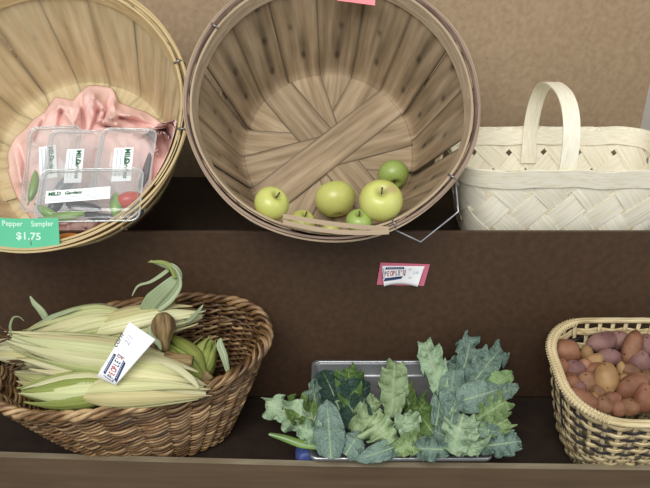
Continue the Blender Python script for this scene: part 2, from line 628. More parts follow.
# front rail: its left end sits slightly further back and its top edge runs a little out of true
def rail():
    l0 = PZ(-120, 453, Z_LOW + .040)
    r0 = PZ(770, 469, Z_LOW + .040)
    th = V((0, .0105, 0))
    b = MB()
    a = [PZ(-120, 453, Z_LOW + .043), PZ(120, 461, Z_LOW + .041), PZ(325, 466.5, Z_LOW + .039), PZ(770, 471.5, Z_LOW + .037)]
    vs, fs = [], []
    for p in a:
        q = p + th
        vs += [V((p.x, p.y, Z_LOW - .22)), p, q, V((q.x, q.y, Z_LOW - .22))]
    for i in range(len(a) - 1):
        for k in range(3):
            fs.append((i * 4 + k, (i + 1) * 4 + k, (i + 1) * 4 + k + 1, i * 4 + k + 1))
    b.add([v - shelf.location for v in vs], fs + [(3, 2, 1, 0), (12, 13, 14, 15)])
    fr = b.build('front_rail', M['rail_face'], shelf, smooth=False)
    t = MB()
    vs, fs = [], []
    for p in a:
        q = p + th
        vs += [p + V((0, -.0006, .0004)), q + V((0, 0, .0004))]
    for i in range(len(a) - 1):
        fs.append((i * 2, i * 2 + 2, i * 2 + 3, i * 2 + 1))
    t.add([v - shelf.location for v in vs], fs)
    t.build('top_edge', M['rail_top'], fr, smooth=False)  # thin strip along the rail top, lighter than the face


rail()
part_box('lower_front_panel', (xm, .815, .33), (xw, .02, .62), M['rail_face'])
part_box('end_panel', (XL - .01, 1.03, .52), (.02, .54, 1.04), M['brown_board'])
part_box('end_panel', (XR + .01, 1.03, .52), (.02, .54, 1.04), M['brown_board'])


# ------------------------------------------------------------------ bushel baskets
class Bushel:
    RB, RT, H = .150, .207, .203

    def __init__(self, px, py, d, elev, yaw=0.0, scale=1.0):
        self.n = V((0, -math.cos(elev), math.sin(elev)))
        if yaw:
            self.n = Matrix.Rotation(yaw, 3, 'Z') @ self.n
        rc = P(px, py, d)
        self.base = rc - self.n * self.H
        x = V((math.cos(yaw), math.sin(yaw), 0))
        y = self.n.cross(x)
        self.mat = frame(self.base, x, y, self.n)
        self.inv = self.mat.inverted()  # dark rows alternate with cream ones in the upper wall

    def rad(self, z):
        t = max(0, min(1, z / self.H))
        return self.RB + (self.RT - self.RB) * t

    def sd(self, p):
        q = self.inv @ p
        rho = math.hypot(q.x, q.y)
        c = self.H / math.hypot(self.H, self.RT - self.RB)
        return min(q.z - .008, (self.RB + (self.RT - self.RB) * q.z / self.H - rho) * c - .006)

    def hit(self, px, py, off):
        """depth along the view ray where the distance to the inner surface first falls to off"""
        r = ray(px, py)
        d = .80
        last = None
        inside = False
        while d < 1.5:
            s = self.sd(CAM + r * d)
            if s > off:
                inside = True
            if inside and s < off:
                lo, hi = d - .002, d
                for _ in range(6):
                    md = (lo + hi) / 2
                    if self.sd(CAM + r * md) < off:
                        hi = md
                    else:
                        lo = md
                return hi
            d += .002
        return None

    def build(self, label, wood, hoop_in, hoop_out, rot0, seed, stain):
        g = random.Random(seed)
        root = empty('bushel_basket', mat=self.mat)
        tag(root, label, 'basket', 'round wooden bushel baskets on the upper shelf')
        RB, RT, H = self.RB, self.RT, self.H
        slant = math.hypot(RT - RB, H)
        fil = .022
        NS = 8
        order = list(range(NS))
        g.shuffle(order)
        for i in range(NS):
            ang = rot0 + PI * i / NS + g.uniform(-.03, .03)
            lay = order[i]
            wb = 2 * PI * RB / (2 * NS) * 1.02
            wt = 2 * PI * RT / (2 * NS) * (1.0 + g.uniform(-.02, .05))
            tiltw = g.uniform(-.008, .008)
            stains = [(sgn, g.uniform(.40, .6), g.uniform(.2, .3), g.uniform(.5, 1)) for sgn in (-1, 1)] + \
                     [(sgn, g.uniform(.35, .65), g.uniform(.52, .6), g.uniform(.4, 1)) for sgn in (-1, 1)] + \
                     [(sgn, g.uniform(.3, .7), g.uniform(.86, .98), g.uniform(.4, 1.5)) for sgn in (-1, 1)]
            half = RB + slant
            ca, sa = math.cos(ang), math.sin(ang)
            warp = g.uniform(-1, 1)

            def fn(u, v, lay=lay, i=i, wb=wb, wt=wt, ca=ca, sa=sa, stains=stains, tiltw=tiltw, warp=warp):
                s = (v * 2 - 1) * half
                sg = 1 if s >= 0 else -1
                a = abs(s)
                off = .0012 + .0008 * lay
                if a < RB:
                    r, z, w = a, off, wb
                    k = max(0, (a - RB * .6) / (RB * .4))
                else:
                    t = (a - RB) / slant
                    r, z, w = RB + (RT - RB) * t, H * t, wb + (wt - wb) * t
                    k = 1
                    off2 = (.0022 if (i % 2 == (0 if sg > 0 else 1)) else .0006)
                    r -= off2
                # round the bend
                e = (a - RB) / fil
                if abs(e) < 1:
                    z += fil * .18 * (1 - abs(e)) ** 2
                    r -= fil * .15 * (1 - abs(e)) ** 2
                tt = (u * 2 - 1)
                y = tt * w / 2 + tiltw * (a / half) * sg
                r -= .0016 * warp * tt * k
                x = math.sqrt(max(r * r - (k * y) ** 2, 1e-9)) if a > .02 else r
                p = V((sg * x, y, max(z, off)))
                q = V((p.x * ca - p.y * sa, p.x * sa + p.y * ca, p.z))
                dk = 1.0
                for (ss, su, sv, st) in stains:
                    if ss == sg and a > RB * .5:
                        vv = (a - RB) / slant
                        dk -= stain * st * .75 * math.exp(-((u - su) / .05) ** 2 - ((vv - sv) / .028) ** 2)
                        dk -= stain * st * .38 * math.exp(-((u - su) / .12) ** 2 - ((vv - sv - .10) / .16) ** 2)
                ed = abs(tt)
                if ed > .86:
                    dk *= 1 - (.30 + .25 * stain) * (ed - .86) / .14
                dk = max(dk, .25)
                return q, (dk, dk * (1 - .02 * stain), dk)
            b = MB()
            b.grid(fn, 21, 121)
            for k in range(len(b.uv)):
                b.uv[k] = (b.uv[k][0], b.uv[k][1] * half * 2 * 4)
            b.build('stave', wood, root, solid=.0014, crisp=True)
        # outer bottom cover, seen only from behind
        b = MB()
        b.lathe([(0.0001, -.002), (RB * .5, -.002), (RB - .004, -.002), (RB - .002, .0002)], 48)
        b.build('base_disc', wood, root)

        def hoop(name, m, z0, z1, r_off, th, wob, sd):
            gg = random.Random(sd)
            ph = [gg.uniform(0, 6.28) for _ in range(4)]

            def fnh(u, v):
                a = 2 * PI * u
                w = wob * (math.sin(3 * a + ph[0]) + .6 * math.sin(7 * a + ph[1]))
                k = [(0, 0), (0, 1), (1, 1), (1, 0)][int(round(v * 4)) % 4]
                z = (z0 + (z1 - z0) * k[1]) + wob * math.sin(4 * a + ph[2])
                r = RB + (RT - RB) * z / H + r_off + th * k[0] + w
                return V((r * math.cos(a), r * math.sin(a), z))
            b = MB()
            b.grid(fnh, 120, 4, cu=True, cv=True)
            for k in range(len(b.uv)):
                b.uv[k] = (b.uv[k][1], b.uv[k][0] * 12)
            return b.build(name, m, root, smooth=False, bevel=.0006)
        hoop('inner_hoop', hoop_in, H - .020, H + .002, -.0062, .0034, .0006, seed + 1)
        hoop('outer_hoop', hoop_out, H - .024, H + .0045, .0016, .0036, .0010, seed + 2)
        hoop('outer_hoop', hoop_in, H - .015, H + .001, .0056, .0030, .0014, seed + 3)
        hoop('lower_hoop', hoop_in, H * .42, H * .42 + .020, .0016, .003, .0006, seed + 4)
        return root

    def rim(self, a, z=None, r_off=0.0):
        z = self.H if z is None else z
        r = self.RB + (self.RT - self.RB) * z / self.H + r_off
        return V((r * math.cos(a), r * math.sin(a), z))


mid = Bushel(332, 98, 1.007, R(42), yaw=R(1.5))
mid_root = mid.build('weathered grey-brown bushel basket in the middle holding green apples', M['stave_grey'], M['hoop_grey'], M['hoop_pink'], R(62), 11, 1.5)
lef = Bushel(41, 108, 1.004, R(42), yaw=R(1))
lef_root = lef.build('yellow bushel basket at left lined with pink cloth and plastic boxes', M['stave_yellow'], M['hoop_yellow'], M['hoop_yellow'], R(20), 23, .35)


def bail(bk, root, a0, a1, drop, m=M['wire']):
    """Bent wire handle hooked over the rim between two angles."""
    p0, p1 = bk.rim(a0, bk.H - .006, .010), bk.rim(a1, bk.H - .006, .010)
    am = (a0 + a1) / 2
    o1 = bk.rim(a0 + (a1 - a0) * .22, bk.H - .02, drop)
    o2 = bk.rim(a0 + (a1 - a0) * .78, bk.H - .02, drop)
    b = MB()
    pts = [bk.rim(a0, bk.H + .004, -.008), bk.rim(a0, bk.H + .008, .002), p0]
    pts += [p0.lerp(o1, k / 4) for k in range(1, 5)] + [o1.lerp(o2, k / 6) for k in range(1, 6)] + [o2.lerp(p1, k / 4) for k in range(0, 5)]
    pts += [bk.rim(a1, bk.H + .008, .002), bk.rim(a1, bk.H + .004, -.008)]
    b.tube(pts, .0014, 6)
    return b.build('wire_handle', m, root)


bail(mid, mid_root, R(-67), R(-37), .042)
bail(mid, mid_root, R(118), R(146), .020)
b = MB()
b.tube([mid.rim(R(a), mid.H - .03, .006 + .006 * math.sin((a + 142) / 34 * PI)) for a in range(-142, -107, 2)], .0016, 6)
b.build('wire_band', M['wire'], mid_root)
bail(lef, lef_root, R(-10), R(20), .004)


b = MB()
for dy, dd in ((0, 0), (6.5, -.004)):
    A_, B_ = P(283, 216 + dy * .9, .928 + dd), P(389, 229 + dy * .45, .925 + dd)
    pts = [mid.inv @ (A_.lerp(B_, q / 12) + UPV * (-.006 * math.sin(PI * q / 12)) * (.4 + dy * .1)) for q in range(13)]
    up = mid.inv.to_3x3() @ UPV

    def fsp(u, v):
        i = min(int(v * 12), 11)
        f = v * 12 - i
        return pts[i].lerp(pts[i + 1], f) + up * ((u - .5) * .0062)
    b.grid(fsp, 2, 25)
b.build('loose_splint', M['hoop_grey'], mid_root, solid=.0016, crisp=True)


# ------------------------------------------------------------------ apples
def make_apple(px, py, r, m, label, axis, tintspot=None, push=.2):
    d = mid.hit(px, py, r * .97)
    if d is None:      # right down by the rim: the deepest free spot on this sight line, then out from the wall
        d = max((mid.sd(CAM + ray(px, py) * (.85 + .002 * q)), .85 + .002 * q) for q in range(150)
                if (mid.inv @ (CAM + ray(px, py) * (.85 + .002 * q))).z < mid.H * .93)[1]
        c = P(px, py, d)
        print('apple', px, py, 'sd', round(mid.sd(c), 4), 'r', r, 'd', round(d, 3))
        gq = V([mid.sd(c + e) - mid.sd(c - e) for e in (V((.001, 0, 0)), V((0, .001, 0)), V((0, 0, .001)))]).normalized()
        c += gq * max(0, r * .97 - mid.sd(c)) * push
    else:
        c = P(px, py, d)
    z = V(axis).normalized()
    x = z.orthogonal().normalized()
    root = empty('apple', mat=frame(c - z * 0, x, z.cross(x), z))
    tag(root, label, 'apple', 'green apples in the middle bushel basket')
    b = MB()
    ph = rnd.uniform(0, 6)

    def fn(u, v):
        th = v * PI
        rr = math.sin(th)
        cz = math.cos(th)
        rad = r * (1 + .03 * math.sin(5 * 2 * PI * u + ph) * (1 - v) * 0 + .02 * math.cos(2 * PI * u + ph))
        z_ = cz * .90 * r
        # dimples
        z_ -= r * .34 * math.exp(-(rr / .27) ** 2) * (1 if cz > 0 else -.55)
        k = 1.0 + .05 * cz
        p = V((rad * rr * k * math.cos(2 * PI * u), rad * rr * k * math.sin(2 * PI * u), z_))
        t = V((1, 1, 1))
        if cz > .6:
            e = math.exp(-(rr / .22) ** 2)
            t = t * (1 - .45 * e)  # shading of the stem dimple painted into the skin tint
        if tintspot:
            dd = (p.normalized() - V(tintspot[0]).normalized()).length
            e = math.exp(-(dd / tintspot[1]) ** 4)
            t = V((t.x * (1 - .2 * e), t.y * (1 - .38 * e), t.z * (1 - .1 * e)))
        return p, tuple(t)
    b.grid(fn, 40, 26, cu=True)
    b.build('fruit', m, root, weld=True)
    b = MB()
    b.tube([V((0, 0, r * .5)), V((.0005, 0, r * .75)), V((.0018, .001, r * .98))], [.0011, .0010, .0014], 6)
    b.build('stem', M['stem_brown'], root)
    b = MB()
    for k in range(5):
        a = k * 2 * PI / 5
        b.tube([V((.0016 * math.cos(a), .0016 * math.sin(a), -r * .66)), V((.004 * math.cos(a), .004 * math.sin(a), -r * .76))], [.0011, .0003], 5)
    b.build('calyx', M['stem_brown'], root)
    return root


make_apple(335, 199, .0335, M['apple'], 'big pale yellow-green apple in the centre of the apples, dimple away', (-.2, .6, .75))
make_apple(380.5, 201, .0305, M['apple'], 'pale yellow-green apple with brown blemish right of the centre one', (0, -.55, .85), ((.35, -.25, .75), .30))
make_apple(393, 174, .0255, M['apple_green'], 'greener apple furthest up the basket wall, stem end facing down', (.1, -.80, -.45))
make_apple(270, 206, .0250, M['apple'], 'pale apple furthest left in the basket, part hidden by rim', (.5, -.35, .8), push=.35)
make_apple(302, 224, .0215, M['apple'], 'half-hidden green apple between leftmost and big centre apple', (.3, -.2, .9))
make_apple(331, 231, .0150, M['apple'], 'green apple mostly hidden behind rim below the big centre apple', (.2, .2, .9))
make_apple(359, 223, .0185, M['apple_green'], 'small green apple low between the two large yellow-green apples', (.0, -.3, .9))


# ------------------------------------------------------------------ pink cloth
def pink_cloth():
    out = [(8, 152), (14, 138), (28, 128), (44, 112), (55, 97), (73, 101), (88, 86), (112, 88), (119, 102), (136, 110), (163, 123),
           (186, 117), (186, 150), (181, 172), (170, 192), (150, 214), (120, 226), (80, 234), (48, 236), (28, 214), (14, 190), (8, 168)]
    cx, cy = 92, 168
    n = len(out)
    pol = sorted([(math.atan2(y - cy, x - cx), math.hypot(x - cx, y - cy)) for x, y in out])

    def bound(a):
        for i in range(n):
            a0, r0 = pol[i]
            a1, r1 = pol[(i + 1) % n]
            if i == n - 1:
                a1 += 2 * PI
            aa = a if a >= pol[0][0] else a + 2 * PI
            if a0 <= aa <= a1:
                f = (aa - a0) / (a1 - a0 + 1e-9)
                return r0 * (1 - f) + r1 * f
        return pol[0][1]

    creases = [(88, 90, 70, 132, .024, 5), (90, 92, 116, 124, .020, 5), (98, 122, 118, 96, .014, 3), (60, 104, 76, 128, .016, 4), (58, 108, 36, 124, .014, 4),
               (100, 120, 140, 114, .020, 5), (104, 124, 150, 134, .014, 4), (168, 122, 160, 160, .020, 5), (184, 122, 172, 176, .012, 4), (140, 116, 160, 150, .010, 4),
               (14, 150, 26, 200, .014, 4), (22, 136, 44, 150, .012, 4), (30, 196, 60, 220, .010, 4), (150, 160, 178, 150, .012, 3), (92, 94, 94, 124, .010, 3)]

    tucks = [(80, 92, 84, 128, 2.5), (98, 112, 92, 130, 2.5), (62, 112, 58, 130, 2.5), (112, 92, 104, 118, 2.5), (120, 118, 160, 128, 2.5), (156, 128, 176, 142, 2.5),
             (176, 120, 164, 150, 2.5), (44, 118, 34, 140, 2.5), (20, 146, 30, 180, 2.5), (150, 140, 168, 170, 2.5), (96, 124, 130, 132, 2)]

    def fold(x, y):
        q = V((x * .026, y * .026, 3.1))
        w = mnoise.noise_vector(q * .7) * .9
        a = abs(mnoise.noise(q + w))
        c = abs(mnoise.noise(V((x * .05 + 9, y * .036, 1)) + w * .8))
        h = .016 * (1 - a) ** 3.2 + .010 * (1 - c) ** 3.5
        for (x0, y0, x1, y1, hh, ww) in creases:
            dx, dy = x1 - x0, y1 - y0
            t = max(0, min(1, ((x - x0) * dx + (y - y0) * dy) / (dx * dx + dy * dy)))
            dd = math.hypot(x - x0 - t * dx, y - y0 - t * dy)
            h += hh * 1.15 * math.exp(-dd / (ww * .8)) * (.35 + .65 * math.sin(PI * (.12 + .76 * t))) * 1.3
        for (x0, y0, x1, y1, ww) in tucks:
            dx, dy = x1 - x0, y1 - y0
            t = max(0, min(1, ((x - x0) * dx + (y - y0) * dy) / (dx * dx + dy * dy)))
            dd = math.hypot(x - x0 - t * dx, y - y0 - t * dy)
            h *= 1 - .9 * math.exp(-(dd / ww) ** 2)
        return h
    b = MB()
    NA, NR = 230, 74
    rows = []

    def fn(u, v):
        a = -PI + 2 * PI * u
        rr = bound(a) * v
        rr *= 1 + .03 * mnoise.noise(V((a * 3, 0, 5)))
        x, y = cx + rr * math.cos(a), cy + rr * math.sin(a)
        edge = min(1, (1 - v) / .12)
        off = .004 + (fold(x, y) + .006) * (edge ** .6)
        d = lef.hit(x, y, off)
        if d is None:
            d = lef.hit(x, y - 6, .003) or 1.0
        p = lef.inv @ P(x, y, d)
        z = min(p.z, lef.H - .012)
        rho = math.hypot(p.x, p.y)
        lim = lef.rad(z) - .010
        f = min(1, lim / max(rho, 1e-6))
        return lef.mat @ V((p.x * f, p.y * f, max(z, .009)))
    b.grid(fn, NA, NR, cu=True)
    o = b.build('pink_cloth', M['cloth'], None, weld=True, solid=.0008)
    tag(o, 'crumpled pink cloth lining the left bushel basket behind the plastic boxes', 'cloth')


pink_cloth()


# ------------------------------------------------------------------ clamshell boxes
def rrect(w, h, r, n=5):
    pts = []
    for cx, cy, a0 in ((w / 2 - r, h / 2 - r, 0), (-w / 2 + r, h / 2 - r, 90), (-w / 2 + r, -h / 2 + r, 180), (w / 2 - r, -h / 2 + r, 270)):
        for k in range(n + 1):
            a = R(a0 + 90 * k / n)
            pts.append((cx + r * math.cos(a), cy + r * math.sin(a)))
    return pts


def loft(mb, rings, close_last=True, close_first=False):
    n = len(rings[0])
    vs, fs = [], []
    for rg in rings:
        vs += rg
    for j in range(len(rings) - 1):
        for i in range(n):
            fs.append((j * n + i, j * n + (i + 1) % n, (j + 1) * n + (i + 1) % n, (j + 1) * n + i))
    if close_last:
        fs.append(tuple((len(rings) - 1) * n + i for i in range(n)))
    if close_first:
        fs.append(tuple(range(n))[::-1])
    mb.add(vs, fs)


def clamshell(c, w, h, phi, roll, label, lab=None):
    """phi: lean of the lid plane from horizontal; local z points out of the lid."""
    yv = V((0, math.cos(phi), math.sin(phi)))
    zv = V((0, -math.sin(phi), math.cos(phi)))
    m = frame(c, V((1, 0, 0)), yv, zv) @ Matrix.Rotation(roll, 4, 'Z')
    root = empty('clamshell_box', mat=m)
    tag(root, label, 'plastic box', 'clear plastic boxes in the left basket')

    def ring(dw, z):
        return [V((x, y, z)) for x, y in rrect(w - dw, h - dw, max(.012 - dw * .2, .004))]
    b = MB()
    loft(b, [ring(0, 0), ring(.004, 0), ring(.006, -.004), ring(.014, -.018)])
    b.build('tray', M['clear'], root)
    b = MB()
    loft(b, [ring(0, .001), ring(.004, .001), ring(.005, .004), ring(.010, .004), ring(.0105, .001), ring(.013, .002), ring(.016, .010), ring(.020, .0115)])
    b.build('lid', M['clear'], root)
    b = MB()
    b.tube([V((x, y, .0015)) for x, y in rrect(w, h, .012)], .0011, 5, closed=True)
    b.build('lid_lip', M['clear_edge'], root)
    if lab:
        lx, ly, lw, lh, lr = lab
        Lr = empty('price_sticker')
        Lr.parent = root
        Lr.matrix_local = Matrix.Translation((lx, ly, .0125)) @ Matrix.Rotation(lr, 4, 'Z')
        cb = card_mesh(lw, lh, nx=2, ny=2)
        ob = cb.build('paper_label', M['paper'], Lr, smooth=False)
        text_mesh('MILD', lh * .40, Lr, M['ink_green'], (-lw * .46, lh * .2), bold=.0003)
        text_mesh('Gardens', lh * .36, Lr, M['ink_green'], (-lw * .21, lh * .2), bold=.0002, shear=.3)
        ln = MB()
        for k in range(2):
            ln.box((-.0 - lw * .04, -lh * (.12 + .2 * k), .0004), (lw * .8, lh * .03, .0002))
        ln.build('fine_print', M['ink_pale'], Lr, smooth=False)
    return m


bw, bh = .144, .082
mA = clamshell(P(52, 168, 1.075), bh, bw, R(43), R(3), 'clear plastic box furthest left and furthest back, standing on its end', (-.002, .004, .056, .026, R(-83)))
mB = clamshell(P(71, 173, 1.050), bh, bw, R(43), R(-1), 'clear plastic box standing upright behind the front box, middle of three', (.008, .006, .056, .026, R(-87)))
mC = clamshell(P(123, 171, 1.015), bh, bw, R(39), R(-2), 'clear plastic box standing upright at right with a white sticker', (.002, .004, .056, .028, R(-86)))
mD = clamshell(P(90, 195, .972), bw, bh, R(40), R(1), 'clear plastic box lying lengthwise in front of the three upright boxes', (-.012, -.006, .088, .019, R(4)))


for _m, _w, _h in ((mA, bh, bw), (mB, bh, bw), (mC, bh, bw), (mD, bw, bh)):
    print('box', [round(lef.sd(_m @ V((sx * (_w / 2 - .007), sy * (_h / 2 - .007), -.018))), 3) for sx in (-1, 1) for sy in (-1, 1)])


def pepper(m4, x, y, z, L, r, ang, m, label, bend=.2):
    b = MB()
    pts, rad = [], []
    ca, sa = math.cos(ang), math.sin(ang)
    for k in range(13):
        t = k / 12
        px_, py_ = (t - .5) * L, bend * L * (t - .5) ** 2
        pts.append(V((px_ * ca - py_ * sa, px_ * sa + py_ * ca, 0)))
        rad.append(r * max(.06, (math.sin(PI * min(1, (t * .88 + .10))) ** .6)))
    root = empty('pepper', mat=m4 @ Matrix.Translation((x, y, z)))
    tag(root, label, 'pepper', 'peppers inside the plastic boxes')
    b.tube(pts, rad, 12)
    b.build('fruit', m, root)
    b = MB()
    e = pts[0]
    dv = (pts[0] - pts[1]).normalized()
    b.tube([e + dv * -.001, e + dv * .004, e + dv * .009], [r * .35, r * .16, r * .14], 6)
    b.build('stem', M['stem_green'], root)


pepper(mD, .052, -.004, -.008, .036, .0115, R(20), M['pepper_red'], 'red pepper at the right end of the front plastic box')
pepper(mD, .036, -.012, -.006, .036, .0085, R(95), M['pepper_green'], 'pale green pepper left of the red one in the front box', .1)
pepper(mD, -.035, -.028, -.010, .055, .007, R(8), M['pepper_green'], 'thin green pepper along the lower edge of the front box')
pepper(mD, .016, -.030, -.010, .045, .006, R(-4), M['pepper_dark'], 'dark purple pepper low in the middle of the front box')
pepper(mD, -.050, -.002, -.014, .040, .009, R(70), M['pepper_dark'], 'dark pepper at the left end of the front box')
pepper(mD, -.058, -.022, -.010, .036, .007, R(-30), M['pepper_green'], 'short green pepper at the lower left corner of the front box', .1)
pepper(mD, -.012, -.012, -.015, .050, .009, R(-12), M['pepper_dark'], 'dark pepper behind the sticker of the front box')
pepper(mD, .060, -.026, -.012, .030, .006, R(15), M['pepper_dark'], 'dark pepper under the red one in the front box')
pepper(mA, -.030, -.022, -.012, .050, .007, R(85), M['pepper_green'], 'green pepper in the back left plastic box')
pepper(mC, .031, .008, -.011, .060, .0065, R(84), M['pepper_dark'], 'dark pointed pepper at the right side of the right box')
pepper(mB, -.012, -.016, -.012, .05, .010, R(60), M['pepper_dark'], 'dark pepper in the middle upright box behind the sticker')
od = lef.hit(68, 238, .012) or 1.0
pepper(frame(P(70, 237, od), V((1, 0, 0)), UPV, -FWD), 0, 0, 0, .030, .006, R(3), M['pepper_orange'], 'orange pepper lying under the front box by the green tag')


# ------------------------------------------------------------------ paper tags
def face_frame(c, lean=0.0, roll=0.0, yaw=0.0):
    m = frame(c, RGT, UPV, -FWD) @ Matrix.Rotation(yaw, 4, 'Y') @ Matrix.Rotation(lean, 4, 'X') @ Matrix.Rotation(roll, 4, 'Z')
    return m


gc = P(27, 235, .945)
k = .945 / FPX
gr = empty('price_tag', mat=face_frame(gc, R(10)))
tag(gr, 'mint green price tag with white handwriting stapled to left basket rim', 'price tag')
card_mesh(0, 0, corners=[(-38 * k, -17 * k), (6 * k, -17 * k), (32 * k, 17 * k), (-38 * k, 18 * k)], nx=2, ny=2)
cb = MB()
poly = [(-38, -17), (3, -17), (32, -11), (32.5, 17), (-10, 16.6), (-38, 18)]
cb.add([(x * k, y * k, 0) for x, y in poly], [tuple(range(6))])
cb.build('card', M['paper_green'], gr, smooth=False, solid=.0004)
text_mesh('Pepper', 7.6 * k, gr, M['ink_white'], (-24 * k, 11.8 * k), R(-2), bold=.00012, xs=.95)
text_mesh('Sampler', 7.6 * k, gr, M['ink_white'], (5 * k, 11.0 * k), R(1), bold=.00012, xs=.9)
text_mesh('$1.75', 10 * k, gr, M['ink_white'], (-11 * k, -1.0 * k), R(-2), bold=.0003, xs=1.12)
b = MB()
b.tube([V((3.5 * k, -4 * k, -.004)), V((3.5 * k, -4 * k, .0008)), V((3.5 * k, -10 * k, .0008)), V((3.5 * k, -10 * k, -.004))], .0005, 5)
b.build('staple', M['wire'], gr)

pc = PY(357, -15, 1.118)
k = (pc - CAM).dot(FWD) / FPX
pr = empty('paper_tag', mat=face_frame(pc, 0))
tag(pr, 'light pink paper tag hanging inside the top rim of middle basket', 'paper tag')
cb = MB()
cb.add([(x * k, y * k, 0) for x, y in [(-20, -15.5), (18, -20.5), (19, 18), (-19, 20)]], [(0, 1, 2, 3)])
cb.build('card', M['paper_pink2'], pr, smooth=False, solid=.0004)

# cards tacked to the riser
rc = PY(403, 273.5, YB - .0015)
k = (rc - CAM).dot(FWD) / FPX
ky = k * 1.11            # the riser is seen a little from above
rm = frame(rc, V((1, 0, 0)), V((0, 0, 1)), V((0, -1, 0)))
r1 = empty('pink_card', mat=rm)
tag(r1, 'pink card tacked to the brown riser behind the white card', 'card')
cb = MB()
cb.add([(x * k, y * ky, 0) for x, y in [(-25.8, -11.5), (21.7, -12.8), (26.2, 9.4), (-23, 11.2)]], [(0, 1, 2, 3)])
cb.build('card', M['paper_pink'], r1, smooth=False, solid=.0006)
r2 = empty('price_card', mat=rm @ Matrix.Translation((0, 0, .0016)))
tag(r2, 'white printed price card over the pink card on the brown riser', 'price card', 'white printed price cards')


def wp(x, y):
    q = (x / k + 3) / 20
    v = max(0, min(1, .5 - y / (20 * ky)))
    return .011 * q * q * v * v


nx = 18
cb = card_mesh(0, 0, warp=wp, nx=22, ny=8, corners=[(-19 * k, -10.5 * ky), (14.5 * k, -10.5 * ky), (21 * k, 8 * ky), (-21.5 * k, 8.4 * ky)])
cb.build('card', M['paper'], r2, solid=.0003)
market_emblem(r2, -9.5 * k, 0.6 * ky, 21.5 * k, R(-1), lambda x, y: wp(x, y) + .0003)
for (x, y, s) in ((5, 5, 'lb'), (9, 1.5, '3.50'), (5, -3, 'ea')):
    text_mesh(s, 3.6 * k, r2, M['ink_pale'], (x * k, y * ky), R(4), warp=lambda x, y: wp(x, y) + .0003, shear=.3, name='handwriting')


